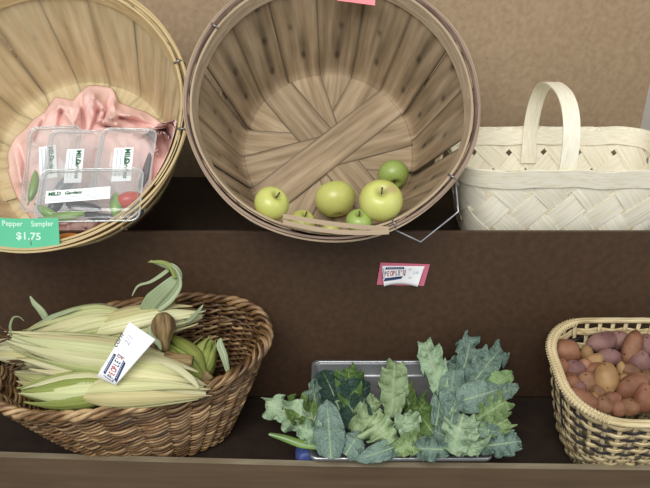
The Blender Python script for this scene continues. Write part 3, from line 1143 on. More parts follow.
# ------------------------------------------------------------------ white splint basket
def white_basket():
    zb = Z_UP
    H = .142
    zr = zb + H
    # rim front and back lines found on the photo
    yf = PZ(571, 170, zr).y
    cx = PZ(568, 170, zr).x
    yb = PZ(530, 127, zr).y
    hy = (yb - yf) / 2
    xr = .179
    cx += .020
    yb = min(yb, Y_WALL - .012)
    hy = (yb - yf) / 2
    root = empty('splint_basket', (cx, (yf + yb) / 2, zb))
    tag(root, 'white woven splint basket with an arched handle, standing empty at right', 'basket')
    hx0, hy0 = xr - .030, hy - .030

    def per(hx, hy, r):
        return rrect(hx * 2, hy * 2, r, 8)

    def surf(s, v):
        """s in 0..1 round the wall, v 0..1 up"""
        hx, hyy, r = hx0 + (xr - hx0) * v, hy0 + (hy - hy0) * v, .045
        pts = per(hx, hyy, r)
        ref = per(xr, hy, .045)
        n = len(ref)
        L = [0]
        for i in range(n):
            L.append(L[-1] + math.dist(ref[i], ref[(i + 1) % n]))
        q = (s % 1.0) * L[-1]
        for i in range(n):
            if L[i] <= q <= L[i + 1] + 1e-12:
                f = (q - L[i]) / max(L[i + 1] - L[i], 1e-9)
                a, c = V(pts[i]), V(pts[(i + 1) % n])
                p = a.lerp(c, f)
                tv = V(ref[(i + 1) % n]) - V(ref[i])
                nr = V((tv.y, -tv.x)).normalized()
                return V((p.x, p.y, v * H)), V((nr.x, nr.y, .15))
        return V((pts[0][0], pts[0][1], v * H)), V((1, 0, 0))
    ref = per(xr, hy, .045)
    Ptot = sum(math.dist(ref[i], ref[(i + 1) % len(ref)]) for i in range(len(ref)))
    N = 2 * round(Ptot / .066 / 2)
    p = Ptot / N
    amp = .0016
    for fam in (1, -1):
        for i in range(N):
            b = MB()
            wv = rnd.uniform(.78, .89)

            def fn(u, v):
                t = (u - .5) * wv * p
                s = i * p + fam * v * H + t
                a, c = (s - v * H) / p, (s + v * H) / p
                if fam == 1:
                    off = amp * math.cos(PI * (c + i))
                else:
                    off = -amp * math.cos(PI * (a + i))
                pos, nr = surf(s / Ptot, v)
                return pos + nr * off
            b.grid(fn, 9, 21)
            b.build('splint', M['white_splint'], root, solid=.0009, crisp=True)
    # base
    b = MB()
    loft(b, [[V((x, y, .003)) for x, y in per(hx0 + .001, hy0 + .001, .045)]], close_last=True)
    b.build('base', M['white_splint'], root, smooth=False, solid=.002)

    for off, z0, z1 in ((.0036, H - .030, H - .001), (-.0036, H - .028, H - .003)):
        b = MB()

        def fn(u, v):
            z = (z0 + (z1 - z0) * v) / H
            pos, nr = surf(u, z)
            w = .0012 * math.sin(u * 40) + .0009 * math.sin(u * 91 + 1)
            return pos + nr * (off + .0007 * math.sin(u * 63)) + V((0, 0, w))
        b.grid(fn, 150, 3, cu=True)
        for q in range(len(b.uv)):
            b.uv[q] = (b.uv[q][1], b.uv[q][0] * 16)
        b.build('rim_band', M['white_splint'], root, solid=.0018, crisp=True)
    # handle: an arch from front to back
    b = MB()
    top = .098
    hh = hy - .006
    path = []
    for k in range(7):
        path.append((-hh + .012 - .012 * k / 6 + 0, -.06 + .06 * k / 6))
    for k in range(1, 32):
        a = PI - PI * k / 32
        cx_, sx_ = math.cos(a), math.sin(a)
        path.append((hh * (abs(cx_) ** .78) * (1 if cx_ > 0 else -1), top * (abs(sx_) ** .85)))
    for k in range(7):
        path.append((hh - .012 * k / 6, -.06 * k / 6))

    def fh(u, v):
        q = v * (len(path) - 1)
        i = min(int(q), len(path) - 2)
        f = q - i
        y = path[i][0] * (1 - f) + path[i + 1][0] * f
        z = path[i][1] * (1 - f) + path[i + 1][1] * f
        return V(((u - .5) * .025 - .020 + .002 * math.sin(v * 5), y, H + z))
    b.grid(fh, 3, len(path) * 2)
    for q in range(len(b.uv)):
        b.uv[q] = (b.uv[q][0], b.uv[q][1] * 6)
    b.build('handle', M['white_splint'], root, solid=.0024, crisp=True)


white_basket()


# ------------------------------------------------------------------ wicker basket of corn
WYAW = R(13)
WLOC = V((-.285, .840, Z_LOW))


def wick(s, v):
    """point on the wicker wall in basket space; s angle, v 0..1 up"""
    e = 2.3
    c, sn, v = math.cos(s), math.sin(s), max(v, 0)
    a = .108 + (.199 - .108) * (v ** .9)
    bb = .052 + (.101 - .052) * (v ** .85)
    x = a * (abs(c) ** (2 / e)) * (1 if c >= 0 else -1)
    y = bb * (abs(sn) ** (2 / e)) * (1 if sn >= 0 else -1)
    H = .174 + .013 * c + .022 * sn
    return V((x + .022 * (1 - v), y + .012 * (1 - v), .006 + H * v))


def wick_n(s, v):
    p = wick(s + .01, v) - wick(s - .01, v)
    return V((p.y, -p.x, 0)).normalized()


wroot = empty('wicker_basket', WLOC, rot=(0, 0, WYAW))
tag(wroot, 'brown boat-shaped wicker basket heaped with ears of corn', 'basket')
WM = wroot.rotation_euler.to_matrix().to_4x4()
WM.translation = WLOC
NST = 34
for i in range(NST):
    s = 2 * PI * (i + .5) / NST
    b = MB()
    b.tube([wick(s, v / 12) for v in range(13)], .0026, 6)
    b.build('stake', M['wicker_dark'], wroot)
ROWS = 21
g = random.Random(5)
for r_ in range(ROWS):
    v0 = (r_ + .4) / ROWS * .97
    b = MB()
    ph = [g.uniform(0, 6.28) for _ in range(3)]
    wav = (.006 if r_ > ROWS - 6 else .003)
    for j in range(2):
        pts, ti = [], []
        n = NST * 6
        tb = g.uniform(.8, 1.15)
        for q in range(n):
            s = 2 * PI * q / n
            th = NST * s / 2 + j * PI + r_ * PI
            vv = v0 + wav * (math.sin(2 * s + ph[0]) + math.sin(5 * s + ph[1])) * .8
            p = wick(s, vv) + wick_n(s, vv) * (.0042 * math.cos(th)) + V((0, 0, .0030 * math.sin(th)))
            p += V((0, 0, .0008 * math.sin(11 * s + ph[2])))
            pts.append(p)
            t = tb * (1 + .55 * mnoise.noise(V((s * 7, r_ * 3.3, j))))
            ti.append((t, t * .98, t * .95))
        b.tube(pts, .0025, 6, closed=True, tints=ti)
    b.build('weaver', M['wicker'], wroot)
b = MB()
for j in range(3):
    pts, ti = [], []
    n = 240
    for q in range(n):
        s = 2 * PI * q / n
        th = 17 * s + j * 2 * PI / 3
        amp = .0050 + .003 * max(0, math.cos(s)) ** 6
        p = wick(s, 1.0) + wick_n(s, 1) * (amp * math.cos(th)) + V((0, 0, .002 + amp * .9 * math.sin(th)))
        pts.append(p)
        t = 1 + .22 * mnoise.noise(V((s * 5, j * 4, 9)))
        ti.append((t, t, t * .97))
    b.tube(pts, .0039, 7, closed=True, tints=ti)
b.build('rim_braid', M['wicker'], wroot)
b = MB()
loft(b, [[wick(2 * PI * q / 60, 0.02) for q in range(60)]], close_last=True)
b.build('base', M['wicker_dark'], wroot, smooth=False, solid=.004)


# ------------------------------------------------------------------ corn
def ear(tip, butt, r, label, m=None, m2=None, nleaf=5, seed=0, silk=True, stub=.035, flag=0.0, roll=0.0, stub_r=None):
    g = random.Random(seed)
    m = m or M['husk']
    m2 = m2 or m
    ax = (butt - tip)
    L = ax.length
    ax.normalize()
    z = (CAM - (tip + butt) / 2)
    z = (z - ax * z.dot(ax)).normalized()
    y = z.cross(ax)
    root = empty('corn_ear', mat=frame(tip, ax, y, z))
    tag(root, label, 'corn ear', 'ears of corn in the wicker basket')

    def prof(v):
        # v 0 tip .. 1 butt
        return r * (.07 + .93 * math.sin(PI * min(1, .015 + v * .83)) ** .80) * (1 - .72 * max(0, (v - .70) / .30) ** 1.7)
    b = MB()
    sag = L * .03 * g.uniform(-1, 1)

    def cen(v):
        return V((v * L, sag * 4 * v * (1 - v), 0))

    def fn(u, v):
        a = 2 * PI * u
        rr = prof(v) * (1 + .014 * math.sin(9 * a + 2 * v) + .008 * math.sin(17 * a + v * 3))
        return cen(v) + V((0, rr * math.cos(a), rr * math.sin(a)))
    b.grid(fn, 44, 40, cu=True)
    for q in range(len(b.uv)):
        b.uv[q] = (b.uv[q][0] * 2, b.uv[q][1])
    b.build('husk', m, root)
    for k in range(nleaf):
        a0 = roll + PI / 2 + (k - (nleaf - 1) / 2) * (2.6 / nleaf) + g.uniform(-.25, .25)
        wid = g.uniform(.5, .85)
        over = g.uniform(-.06, .10) - flag
        lift = g.uniform(.0, .0045)
        tw = g.uniform(-.35, .35)
        dry = g.uniform(.0, 1)
        lt = g.choice([(1.08, 1.06, 1.06), (1.04, 1.05, 1.0), (.86, .94, .78), (.96, .90, .80), (1.1, 1.08, 1.12), (.92, .97, .84)])
        b = MB()

        def fl(u, v):
            # v 0 at the butt, 1 at the leaf tip
            x = 1 - v * (1 - over)
            vv = max(x, 0)
            w = wid * (math.sin(PI * min(1, .12 + v * .88)) ** .55) * (1 - .55 * v)
            rr = prof(min(vv, .985)) + .0012 + .0012 * k + lift * v ** 3 + .0015 * math.sin(u * PI)
            rr *= 1 + .012 * math.sin((u - .5) * 22 + k)
            a = a0 + (u * 2 - 1) * w + tw * v ** 2
            p = cen(max(min(x, 1), 0)) + V((min(x, 0) * L, rr * math.cos(a), rr * math.sin(a)))
            e = abs(u * 2 - 1)
            t = 1 - .16 * max(0, v - .6) / .4 * dry - .14 * e ** 5
            gtint = 1 - .10 * dry * max(0, v - .5)
            return p, (t * lt[0], t * gtint * lt[1], t * (1 - .1 * dry) * lt[2])
        b.grid(fl, 13, 34)
        for q in range(len(b.uv)):
            b.uv[q] = (b.uv[q][0] + k * .37, b.uv[q][1])
        b.build('husk_leaf', m2 if k % 2 else m, root, solid=.0005)
    if stub:
        sr = stub_r or r * .42
        b = MB()
        b.tube([cen(.97), cen(1) + V((stub * .4, 0, 0)), cen(1) + V((stub * .9, .002, 0)), cen(1) + V((stub, .002, 0))],
               [sr * 1.15, sr, sr * .8, sr * .72], 14)
        b.build('stalk', M['butt'], root)
    if silk:
        b = MB()
        for q in range(9):
            pts = [V((.012, g.uniform(-.003, .003), g.uniform(-.002, .003)))]
            dx, dy, dz = -.007, g.uniform(-.004, .004), g.uniform(-.002, .005)
            for w in range(5):
                dy += g.uniform(-.002, .002)
                dz += g.uniform(-.003, .002)
                pts.append(pts[-1] + V((dx, dy, dz)) * .8)
            b.tube(pts, [.0011] * 5 + [.0004], 4)
        b.build('silk', M['silk'], root)
    return root


def strand(root, pts, rad, m, name='dry_leaf', flat=.3):
    inv = root.matrix_world.inverted()
    # smooth the control points
    P4 = [V(p) for p in pts]
    out, rr = [], []
    n = len(P4)
    for i in range(n - 1):
        p0, p1, p2, p3 = P4[max(i - 1, 0)], P4[i], P4[i + 1], P4[min(i + 2, n - 1)]
        for q in range(6):
            t = q / 6
            out.append(.5 * ((2 * p1) + (p2 - p0) * t + (2 * p0 - 5 * p1 + 4 * p2 - p3) * t * t + (-p0 + 3 * p1 - 3 * p2 + p3) * t ** 3))
            rr.append(rad[i] * (1 - t) + rad[i + 1] * t)
    out.append(P4[-1])
    rr.append(rad[-1])
    b = MB()
    b.tube([inv @ p for p in out], rr, 10, flat=flat)
    return b.build(name, m, root)


bpy.context.view_layer.update()
e1 = ear(P(8, 336, .985), P(170, 359, .985), .0240, 'long pale ear of corn lying across the top, left of the price card', seed=1, stub=.032, roll=.1)
strand(e1, [P(14, 336, .985), P(10, 328, .975), P(13, 318, .97), P(19, 317, .968), P(24, 321, .97)], [.0022, .0018, .0013, .0011, .0005], M['husk_grey'])
e2 = ear(P(30, 333, 1.04), P(132, 316, 1.04), .024, 'pale ear behind the long top ear, leaf strips sticking up left', seed=2, silk=False, stub=.02)
strand(e2, [P(50, 326, 1.03), P(42, 312, 1.02), P(34, 303, 1.02), P(30, 296, 1.02)], [.005, .0055, .004, .0008], M['husk_grey'], 'leaf_strip', .15)
strand(e2, [P(36, 328, 1.03), P(50, 318, 1.02), P(66, 312, 1.01), P(80, 308, 1.01)], [.003, .004, .003, .0008], M['husk_grey'], 'leaf_strip', .2)
e3 = ear(P(202, 316, 1.03), P(86, 336, 1.035), .022, 'pale ear pointing right behind the card, tip with grey-green leaf', seed=3, stub=.02, silk=False)
strand(e3, [P(186, 322, 1.02), P(194, 316, 1.01), P(200, 309, 1.0), P(203, 305, 1.0)], [.004, .0035, .002, .0007], M['husk_grey'], 'leaf_strip', .25)
e4 = ear(P(172, 300, 1.055), P(160, 336, 1.015), .015, 'ear standing nearly upright with grey husk leaves curling over its top', m=M['butt'], m2=M['husk_green'], nleaf=3, seed=4, silk=False, stub=.03, stub_r=.010)
strand(e4, [P(148, 311, 1.02), P(156, 300, 1.01), P(168, 288, 1.0), P(177, 277, 1.0), P(173, 268, .995), P(162, 264, .99), P(150, 261, .985)],
       [.014, .0165, .013, .008, .006, .004, .001], M['husk_grey'], 'curled_leaf', .3)
strand(e4, [P(158, 308, 1.015), P(170, 298, 1.005), P(179, 285, .997), P(177, 272, .99), P(168, 263, .99)], [.008, .009, .007, .005, .001], M['husk_grey'], 'curled_leaf', .25)
strand(e4, [P(168, 270, .995), P(160, 276, .99), P(150, 282, .985), P(138, 286, .98), P(132, 296, .98)], [.003, .003, .0022, .0016, .0006], M['husk_grey'], 'curled_leaf', .4)
strand(e4, [P(176, 278, .995), P(170, 266, .99), P(160, 262, .985), P(148, 262, .98)], [.004, .004, .003, .0006], M['husk_green'], 'curled_leaf', .3)
b = MB()
inv = e4.matrix_world.inverted()
b.tube([inv @ P(162, 316, 1.0), inv @ P(163, 321, .995), inv @ P(163.5, 329, .99), inv @ P(163, 337, .99), inv @ P(165, 344, .99), inv @ P(166, 350, .99)],
       [.010, .0165, .018, .0125, .007, .005], 14)
b.build('brown_knob', M['butt'], e4)
strand(e4, [P(150, 326, .985), P(151, 336, .98), P(158, 343, .978), P(161, 350, .978)], [.002, .005, .004, .001], M['husk_grey'], 'curled_leaf', .3)
e5 = ear(P(24, 359, .995), P(130, 370, .995), .020, 'pale ear with brown silk showing below the long top ear', seed=5, stub=.0)
e6 = ear(P(-14, 346, 1.01), P(70, 356, 1.01), .018, 'narrow ear with its tip leaving the frame at the left', seed=6, silk=False, stub=0)
e7 = ear(P(22, 393, .968), P(122, 384, .968), .0225, 'greenish ear with reddish husk edge resting on the front left rim', m=M['husk_green'], m2=M['husk'], seed=7, silk=False, stub=.0)
e8 = ear(P(206, 394, .958), P(78, 396, .952), .0205, 'pale ear lowest at the front, lying along the front basket rim', seed=8, silk=False, stub=0)
e9 = ear(P(204, 386, .968), P(96, 366, .972), .0235, 'yellowish ear under the price card pointing right', seed=9, silk=False, stub=0)
strand(e9, [P(160, 362, .955), P(176, 368, .95), P(190, 378, .945), P(199, 388, .94)], [.002, .005, .005, .001], M['husk'], 'leaf_strip', .2)
e10 = ear(P(160, 338, 1.05), P(205, 378, 1.02), .024, 'bright green ear tucked deeper at the right behind the pale ones', m=M['husk_green'], seed=10, silk=False, stub=.01)
e11 = ear(P(212, 340, 1.06), P(190, 385, 1.04), .022, 'dark green ear furthest right, low inside the basket', m=M['husk_green'], seed=12, silk=False, stub=.0)
strand(e11, [P(228, 372, 1.03), P(224, 356, 1.03), P(220, 345, 1.03), P(221, 338, 1.03)], [.003, .006, .006, .001], M['husk_grey'], 'leaf_strip', .2)
e12 = ear(P(14, 374, 1.045), P(100, 384, 1.045), .022, 'shaded ear underneath at the left inside the wicker basket', seed=13, silk=False, stub=0)

# price card on the corn
cc = P(126, 352.5, .925)
k = .925 / FPX
cm = face_frame(cc, R(-4), 0, R(0))
c3 = empty('price_card', mat=cm)
tag(c3, 'white printed price card lying tilted on the ears of corn', 'price card', 'white printed price cards')
crn = [((px - 126) * k, -(py - 352.5) * k) for px, py in ((97, 376), (116, 385), (155.5, 339.5), (129, 322))]
wk = lambda x, y: .0015 * math.sin(x * 60)
cb = card_mesh(0, 0, warp=wk, nx=14, ny=8, corners=crn)
cb.build('card', M['paper'], c3, solid=.0004)
rt = math.atan2(322 - 376, -(129 - 97)) + PI
rt = math.atan2(376 - 322, 129 - 97)
market_emblem(c3, (115.5 - 126) * k, -(368 - 352.5) * k, 25 * k, rt, lambda x, y: wk(x, y) + .0004)
for (px, py, s, sz) in ((114, 347, 'corn', 8), (126, 345, '2/1', 8), (136, 347, '.', 9), (107, 363, '/', 6)):
    text_mesh(s, sz * k, c3, M['ink_black'] if s == 'corn' else M['ink_pale'], ((px - 126) * k, -(py - 352.5) * k), rt, warp=lambda x, y: wk(x, y) + .0005, shear=.3, name='handwriting')


# ------------------------------------------------------------------ steel pan
PF = V((0, .758, Z0 - .7375))
PB = V((0, .948, Z0 - .7000))
pl = P(308.5, 462, 1.0)
dF = (PF - CAM).dot(FWD)
xl = (309 - 325) / FPX * dF
xr_ = (494 - 325) / FPX * dF
pw, pdp = xr_ - xl, (PB - PF).length
py_ = (PB - PF).normalized()
pz_ = V((1, 0, 0)).cross(py_)
pan_m = frame(V(((xl + xr_) / 2, 0, 0)) + (PF + PB) / 2, V((1, 0, 0)), py_, pz_)
pan = empty('steel_pan', mat=pan_m)
tag(pan, 'shallow stainless steel pan holding the kale, resting on the front rail', 'pan')


def pring(dw, z, r=.012):
    return [V((x, y, z)) for x, y in rrect(pw - dw, pdp - dw, max(r - dw * .25, .006))]


b = MB()
loft(b, [pring(.012, .000), pring(.016, -.002), pring(.026, -.021), pring(.034, -.0235)])
b.build('pan_body', M['steel_in'], pan, solid=.0008)
b = MB()
loft(b, [pring(.013, -.0006), pring(.012, .0012), pring(.008, .002), pring(.004, .002), pring(.0006, .0006), pring(0, -.002), pring(.0015, -.0045)], close_last=False)
b.build('rolled_rim', M['steel'], pan)
bb = empty('blue_bag', P(316, 452, 1.06))
bb.location.z = Z_LOW
bb.rotation_euler = (0, 0, R(8))
tag(bb, 'folded blue plastic bag tucked under the left front corner of pan', 'bag')
b = MB()


def fbag(u, v):
    th = v * PI
    a = 2 * PI * u
    ex = .45
    f = lambda q: (abs(q) ** ex) * (1 if q >= 0 else -1)
    r = 1 + .12 * mnoise.noise(V((math.cos(a) * 2, math.sin(a) * 2, v * 5)))
    return V((.030 * f(math.cos(a)) * math.sin(th) ** .5 * r, .016 * f(math.sin(a)) * math.sin(th) ** .5 * r, .0185 + .0185 * f(math.cos(th))))


b.grid(fbag, 32, 16, cu=True)
b.build('bag_body', M['blue_bag'], bb, weld=True)
bb.location.y = .800


def Ppan(px, py, h):
    r = ray(px, py)
    o = pan_m.translation
    d = (o - CAM).dot(pz_) / r.dot(pz_)
    p = CAM + r * (d - h)
    if p.y > YB - .018:
        p = PY(px, py, YB - .018)
    return p


# ------------------------------------------------------------------ kale
def kale(base, tip, wpx, h0, h1, m, style, label, roll=0.0, arch=.14, cup=.25, curl=-.10, seed=0, stemlen=.0):
    g = random.Random(seed * 17 + 3)
    B, T = Ppan(base[0], base[1], h0), Ppan(tip[0], tip[1], h1)
    ax = T - B
    L = ax.length
    ax.normalize()
    z = (CAM - (B + T) / 2).normalized()
    z = (z - ax * z.dot(ax)).normalized()
    z = Matrix.Rotation(roll, 3, ax) @ z
    x = ax.cross(z)
    W = wpx / FPX * (B - CAM).dot(FWD)
    root = empty('kale_leaf', mat=frame(B, x, ax, z))
    tag(root, label, 'kale leaf', 'kale leaves in the steel pan')
    frill = style == 'frill'
    ra = (.0125 if frill else .0034)
    nf = (4.2 if frill else 3.0)
    ph = [g.uniform(0, 6.28) for _ in range(6)]
    n1, n2 = g.uniform(0, 50), g.uniform(0, 50)

    def bladepos(t, v):
        """t -1..1 across, v 0..1 along"""
        if style == 'lac':
            sh = (math.sin(PI * min(1, .05 + .95 * v ** .85)) ** .62)
        elif style == 'round':
            sh = (math.sin(PI * min(1, .06 + .94 * v ** .75)) ** .5)
        else:
            sh = (math.sin(PI * min(1, .09 + .84 * v ** 1.25)) ** .6)
        hw = W / 2 * sh
        a = abs(t)
        sd = 0 if t < 0 else 1
        if frill:
            jag = 1 + .12 * math.sin(2 * PI * v * nf * .8 + ph[sd]) + .24 * mnoise.noise(V((v * 7, sd * 9 + n1, n2))) + .07 * mnoise.noise(V((v * 22, sd * 9 + n1, n2)))
        else:
            jag = 1 + .05 * mnoise.noise(V((v * 12, sd * 7 + n1, n2))) + .03 * mnoise.noise(V((v * 40, sd * 7 + n1, n2)))
        hx = hw * (1 + (jag - 1) * a)
        zz = arch * L * (4 * v * (1 - v)) * .5 + curl * L * v * v
        zz += cup * hw * a * a
        zz += ra * (a ** 1.6) * (math.sin(2 * PI * v * nf * .8 + ph[2 + sd]) + .55 * math.sin(2 * PI * v * nf * 1.5 + ph[4] + sd) + .6 * mnoise.noise(V((v * 30, t * 4, n1))))
        zz += .0016 * mnoise.noise(V((t * 3 + n1, v * 9, n2)))
        yy = v * L + (.0022 if frill else .001) * a * a * math.sin(2 * PI * v * nf * 1.7 + ph[5] + sd * 2) * (W / .04) + (.10 if frill else .03) * a * a * hw
        return V((t * hx, yy, zz))
    b = MB()
    b.grid(lambda u, v: bladepos(u * 2 - 1, v), 25, 64)
    b.build('blade', m, root, solid=.0005)
    b = MB()
    pts = [V((0, -L * (.05 + stemlen), -.002))] if stemlen else []
    pts += [bladepos(0, v / 14) + V((0, 0, -.0002)) for v in range(0, 14)]
    b.tube(pts, [.0015 * (1 - .85 * k / len(pts)) for k in range(len(pts))], 6)
    b.build('midrib', M['kale_stem'], root)
    return root


K = kale
# left heap, back first
K((340, 412), (322, 368), 34, .010, .016, M['kale_dark'], 'round', 'very dark green leaf at the back left corner of the pan', roll=.2, seed=1)
K((352, 412), (348, 366), 27, .012, .030, M['kale_leafy'], 'frill', 'deep green ruffled leaf standing at the back edge of the pan', seed=2)
K((335, 402), (372, 386), 36, .016, .020, M['kale_dark'], 'lac', 'dark blue-green leaf lying in shadow in the pan centre left', roll=.3, seed=3)
K((366, 430), (340, 392), 34, .014, .018, M['kale_dark'], 'round', 'dark leaf under the pale ones in the left half of pan', seed=4)
K((318, 408), (312, 378), 20, .014, .022, M['kale_blue'], 'lac', 'small grey-green leaf leaning on the pan left rim', roll=-.6, seed=5)
K((324, 428), (286, 402), 30, .016, .028, M['kale_leafy'], 'frill', 'deep green ruffled leaf spilling over the left rim', seed=6, roll=.4)
K((330, 432), (263, 403), 30, .020, .030, M['kale_mint'], 'frill', 'mint curly leaf reaching furthest left over the pan edge', seed=7, roll=-.2, arch=-.05)
K((334, 443), (296, 426), 24, .022, .028, M['kale_mint'], 'frill', 'small mint curly leaf just above the bare green stalk', seed=8)
K((331, 459), (327, 399), 33, .034, .052, M['kale_blue'], 'lac', 'long blue-green leaf upright at the front left, veins showing', seed=9, arch=.08, cup=-.3, curl=0.0)
K((345, 455), (360, 432), 28, .022, .034, M['kale_blue'], 'round', 'short rounded blue-green leaf beside the long upright front leaf', seed=10, cup=-.4, arch=.2)
K((406, 443), (357, 460), 20, .020, .024, M['kale_blue'], 'lac', 'blue-green leaf lying lengthwise along the front pan rim', seed=11, cup=-.3)
K((352, 436), (378, 396), 22, .020, .034, M['kale_sage'], 'frill', 'narrow sage leaf left of the tall pale centre leaf', seed=34)
K((391, 418), (395, 358), 31, .022, .050, M['kale_sage'], 'frill', 'tall pale sage leaf standing in the centre of the pan', seed=12, arch=.12, cup=-.2)
K((392, 443), (368, 416), 34, .030, .040, M['kale_sage'], 'frill', 'pale sage ruffled leaf in the middle of the front', seed=13, cup=-.2)
K((412, 443), (405, 412), 26, .026, .036, M['kale_mint'], 'frill', 'mint ruffled leaf right of centre at the pan front', seed=14)
K((402, 432), (428, 398), 26, .012, .018, M['kale_leafy'], 'frill', 'deep green leaf in shadow behind the mint centre leaf', seed=15)
K((395, 451), (424, 438), 24, .028, .030, M['kale_green'], 'frill', 'light green curly leaf at the front rim centre', seed=16)
K((412, 410), (398, 380), 22, .010, .020, M['kale_leafy'], 'frill', 'deep green leaf behind the tall pale centre leaf', seed=33)
# right heap
K((444, 398), (424, 339), 26, .040, .075, M['kale_mint'], 'frill', 'mint ruffled leaf standing at upper left of the right heap', seed=17)
K((455, 392), (473, 334), 28, .036, .075, M['kale_blue'], 'frill', 'blue-grey ruffled leaf rising highest at back of right heap', seed=18, roll=.3)
K((449, 412), (456, 352), 26, .050, .072, M['kale_blue'], 'lac', 'long blue-green leaf upright with pale midrib in right heap', seed=19, arch=.1, cup=-.25)
K((470, 388), (503, 345), 25, .046, .070, M['kale_blue'], 'frill', 'blue-grey ruffled leaf pointing to the upper right of the heap', seed=20, roll=-.2)
K((482, 392), (514, 372), 23, .050, .060, M['kale_green'], 'round', 'rounded leaf with a pale edge at the right of the heap', seed=21, cup=-.2)
K((492, 398), (519, 385), 16, .044, .050, M['kale_blue'], 'lac', 'small blue-green leaf tip jutting right below the rounded leaf', seed=22)
K((458, 402), (503, 388), 32, .064, .068, M['kale_blue'], 'round', 'broad blue-green leaf lying across the middle of right heap', seed=23, cup=-.3, arch=.16)
K((436, 426), (440, 388), 20, .040, .050, M['kale_blue'], 'lac', 'narrow blue-green leaf at the left side of right heap', seed=24, roll=.4)
K((451, 424), (460, 384), 18, .058, .062, M['kale_blue'], 'lac', 'narrow blue-green leaf under the broad leaf in right heap', seed=25, roll=-.3)
K((476, 420), (508, 400), 26, .040, .050, M['kale_green'], 'frill', 'light green frilly leaf between the blue leaves at right', seed=26)
K((478, 436), (510, 418), 24, .040, .040, M['kale_green'], 'frill', 'light green frilly leaf low at the right edge of heap', seed=35)
K((470, 428), (505, 433), 16, .048, .044, M['kale_blue'], 'lac', 'small blue-grey leaf pointing right low in the right heap', seed=27)
K((478, 447), (523, 441), 24, .030, .028, M['kale_blue'], 'frill', 'blue-green leaf spilling furthest right over the pan corner', seed=28, cup=-.2)
K((440, 442), (416, 410), 22, .022, .030, M['kale_leafy'], 'round', 'yellow-green leaf in the gap left of the right heap', seed=29)
K((454, 440), (432, 430), 22, .036, .036, M['kale_blue'], 'round', 'small crumpled blue-grey leaf above the front rim', seed=30)
K((450, 450), (412, 448), 24, .030, .030, M['kale_blue'], 'frill', 'blue-grey crinkled leaf on the front rim right of centre', seed=31)
K((452, 454), (464, 412), 36, .034, .060, M['kale_mint'], 'frill', 'large mint leaf at the front of the right heap', seed=32, arch=.14)
K((470, 456), (478, 432), 26, .032, .038, M['kale_mint'], 'frill', 'curly mint leaf at the front right corner of the pan', seed=36)

# bare stalk on the left
st = empty('kale_stalk', P(321, 450, .985))
tag(st, 'long green kale stalk sticking out over the left pan rim', 'kale stalk')
strand_pts = [Ppan(269, 434, .020), Ppan(284, 438, .021), Ppan(302, 444, .021), Ppan(322, 447, .018)]
bpy.context.view_layer.update()
strand(st, strand_pts, [.0026, .0062, .0078, .0050], M['stem_green'], 'stalk', .55)
strand(st, [p + V((0, -.004, .0035)) for p in strand_pts], [.0016, .0020, .0020, .0016], M['kale_stem'], 'midrib', .6)


# ------------------------------------------------------------------ potato basket
HB = .120
PBL = PZ(545, 352, Z_LOW + .16)
hxp = .118
hyp = .098
pcx = .335 + hxp
pcy = .822
proot = empty('woven_basket', (pcx, pcy, Z_LOW))
tag(proot, 'cream and dark woven square basket full of potatoes at right', 'basket')


def pw_(s, v):
    """basket wall: s 0..1 round, v 0..1 up. The back stands higher than the front and the wall flares forward."""
    k = max(v, 0) ** .8
    hx, hy, r = .080 + (hxp - .080) * k, .060 + (hyp - .060) * k, .040 + .034 * k
    pts = rrect(hx * 2, hy * 2, r, 8)
    n = len(pts)
    L = [0]
    for i in range(n):
        L.append(L[-1] + math.dist(pts[i], pts[(i + 1) % n]))
    q = (s % 1) * L[-1]
    for i in range(n):
        if L[i] <= q <= L[i + 1] + 1e-12:
            f = (q - L[i]) / max(L[i + 1] - L[i], 1e-9)
            a, c = V(pts[i]), V(pts[(i + 1) % n])
            p = a.lerp(c, f)
            tv = (c - a)
            nr = V((tv.y, -tv.x, 0)).normalized()
            top = .168 + .17 * p.y
            return V((p.x + .006 * (1 - v), p.y + .016 - .024 * v, .004 + top * v)), nr
    return V((pts[0][0], pts[0][1], 0)), V((1, 0, 0))


NS = 36
for i in range(NS):
    b = MB()
    s0 = i / NS

    def fn(u, v):
        p, n = pw_(s0 + (u - .5) * .0085, v * .98)
        return p + n * .0004
    b.grid(fn, 3, 14)
    b.build('stake', M['cream_rod'], proot, solid=.0012)
NROW = 14
for r_ in range(NROW):
    v0 = (r_ + .5) / NROW * .93
    dark = (r_ % 2 == 0 and r_ >= 6)
    hh_ = .30 if dark else .46
    if r_ < 6:
        hh_ = .5
    b = MB()
    n = NS * 8
    ph = rnd.uniform(0, 6.28)

    def fn(u, v):
        vv = v0 + (v - .5) * 2 * hh_ / NROW * .93 + .004 * math.sin(6.28 * 3 * u + ph)
        p, nr = pw_(u, vv)
        off = .0022 * math.cos(PI * NS * u + (PI if r_ % 2 else 0))
        rd = .0012 * math.sin(PI * v)
        t = 1 + .2 * mnoise.noise(V((u * 30, r_ * 5.1, 0)))
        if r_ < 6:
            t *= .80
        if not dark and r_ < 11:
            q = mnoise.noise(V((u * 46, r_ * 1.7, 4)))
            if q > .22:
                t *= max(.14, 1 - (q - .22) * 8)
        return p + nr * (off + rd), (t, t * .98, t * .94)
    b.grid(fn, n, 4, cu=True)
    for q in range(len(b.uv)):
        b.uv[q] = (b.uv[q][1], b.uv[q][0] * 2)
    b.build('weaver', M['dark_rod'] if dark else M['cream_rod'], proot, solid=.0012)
b = MB()
for off, dz, rr in ((.003, 0, .0038), (-.002, .001, .0034)):
    pts = []
    for q in range(140):
        p, n = pw_(q / 140, 1.0)
        pts.append(p + n * off + V((0, 0, dz)))
    b.tube(pts, rr, 8, closed=True)
b.build('rim', M['cream_rod'], proot)
b = MB()
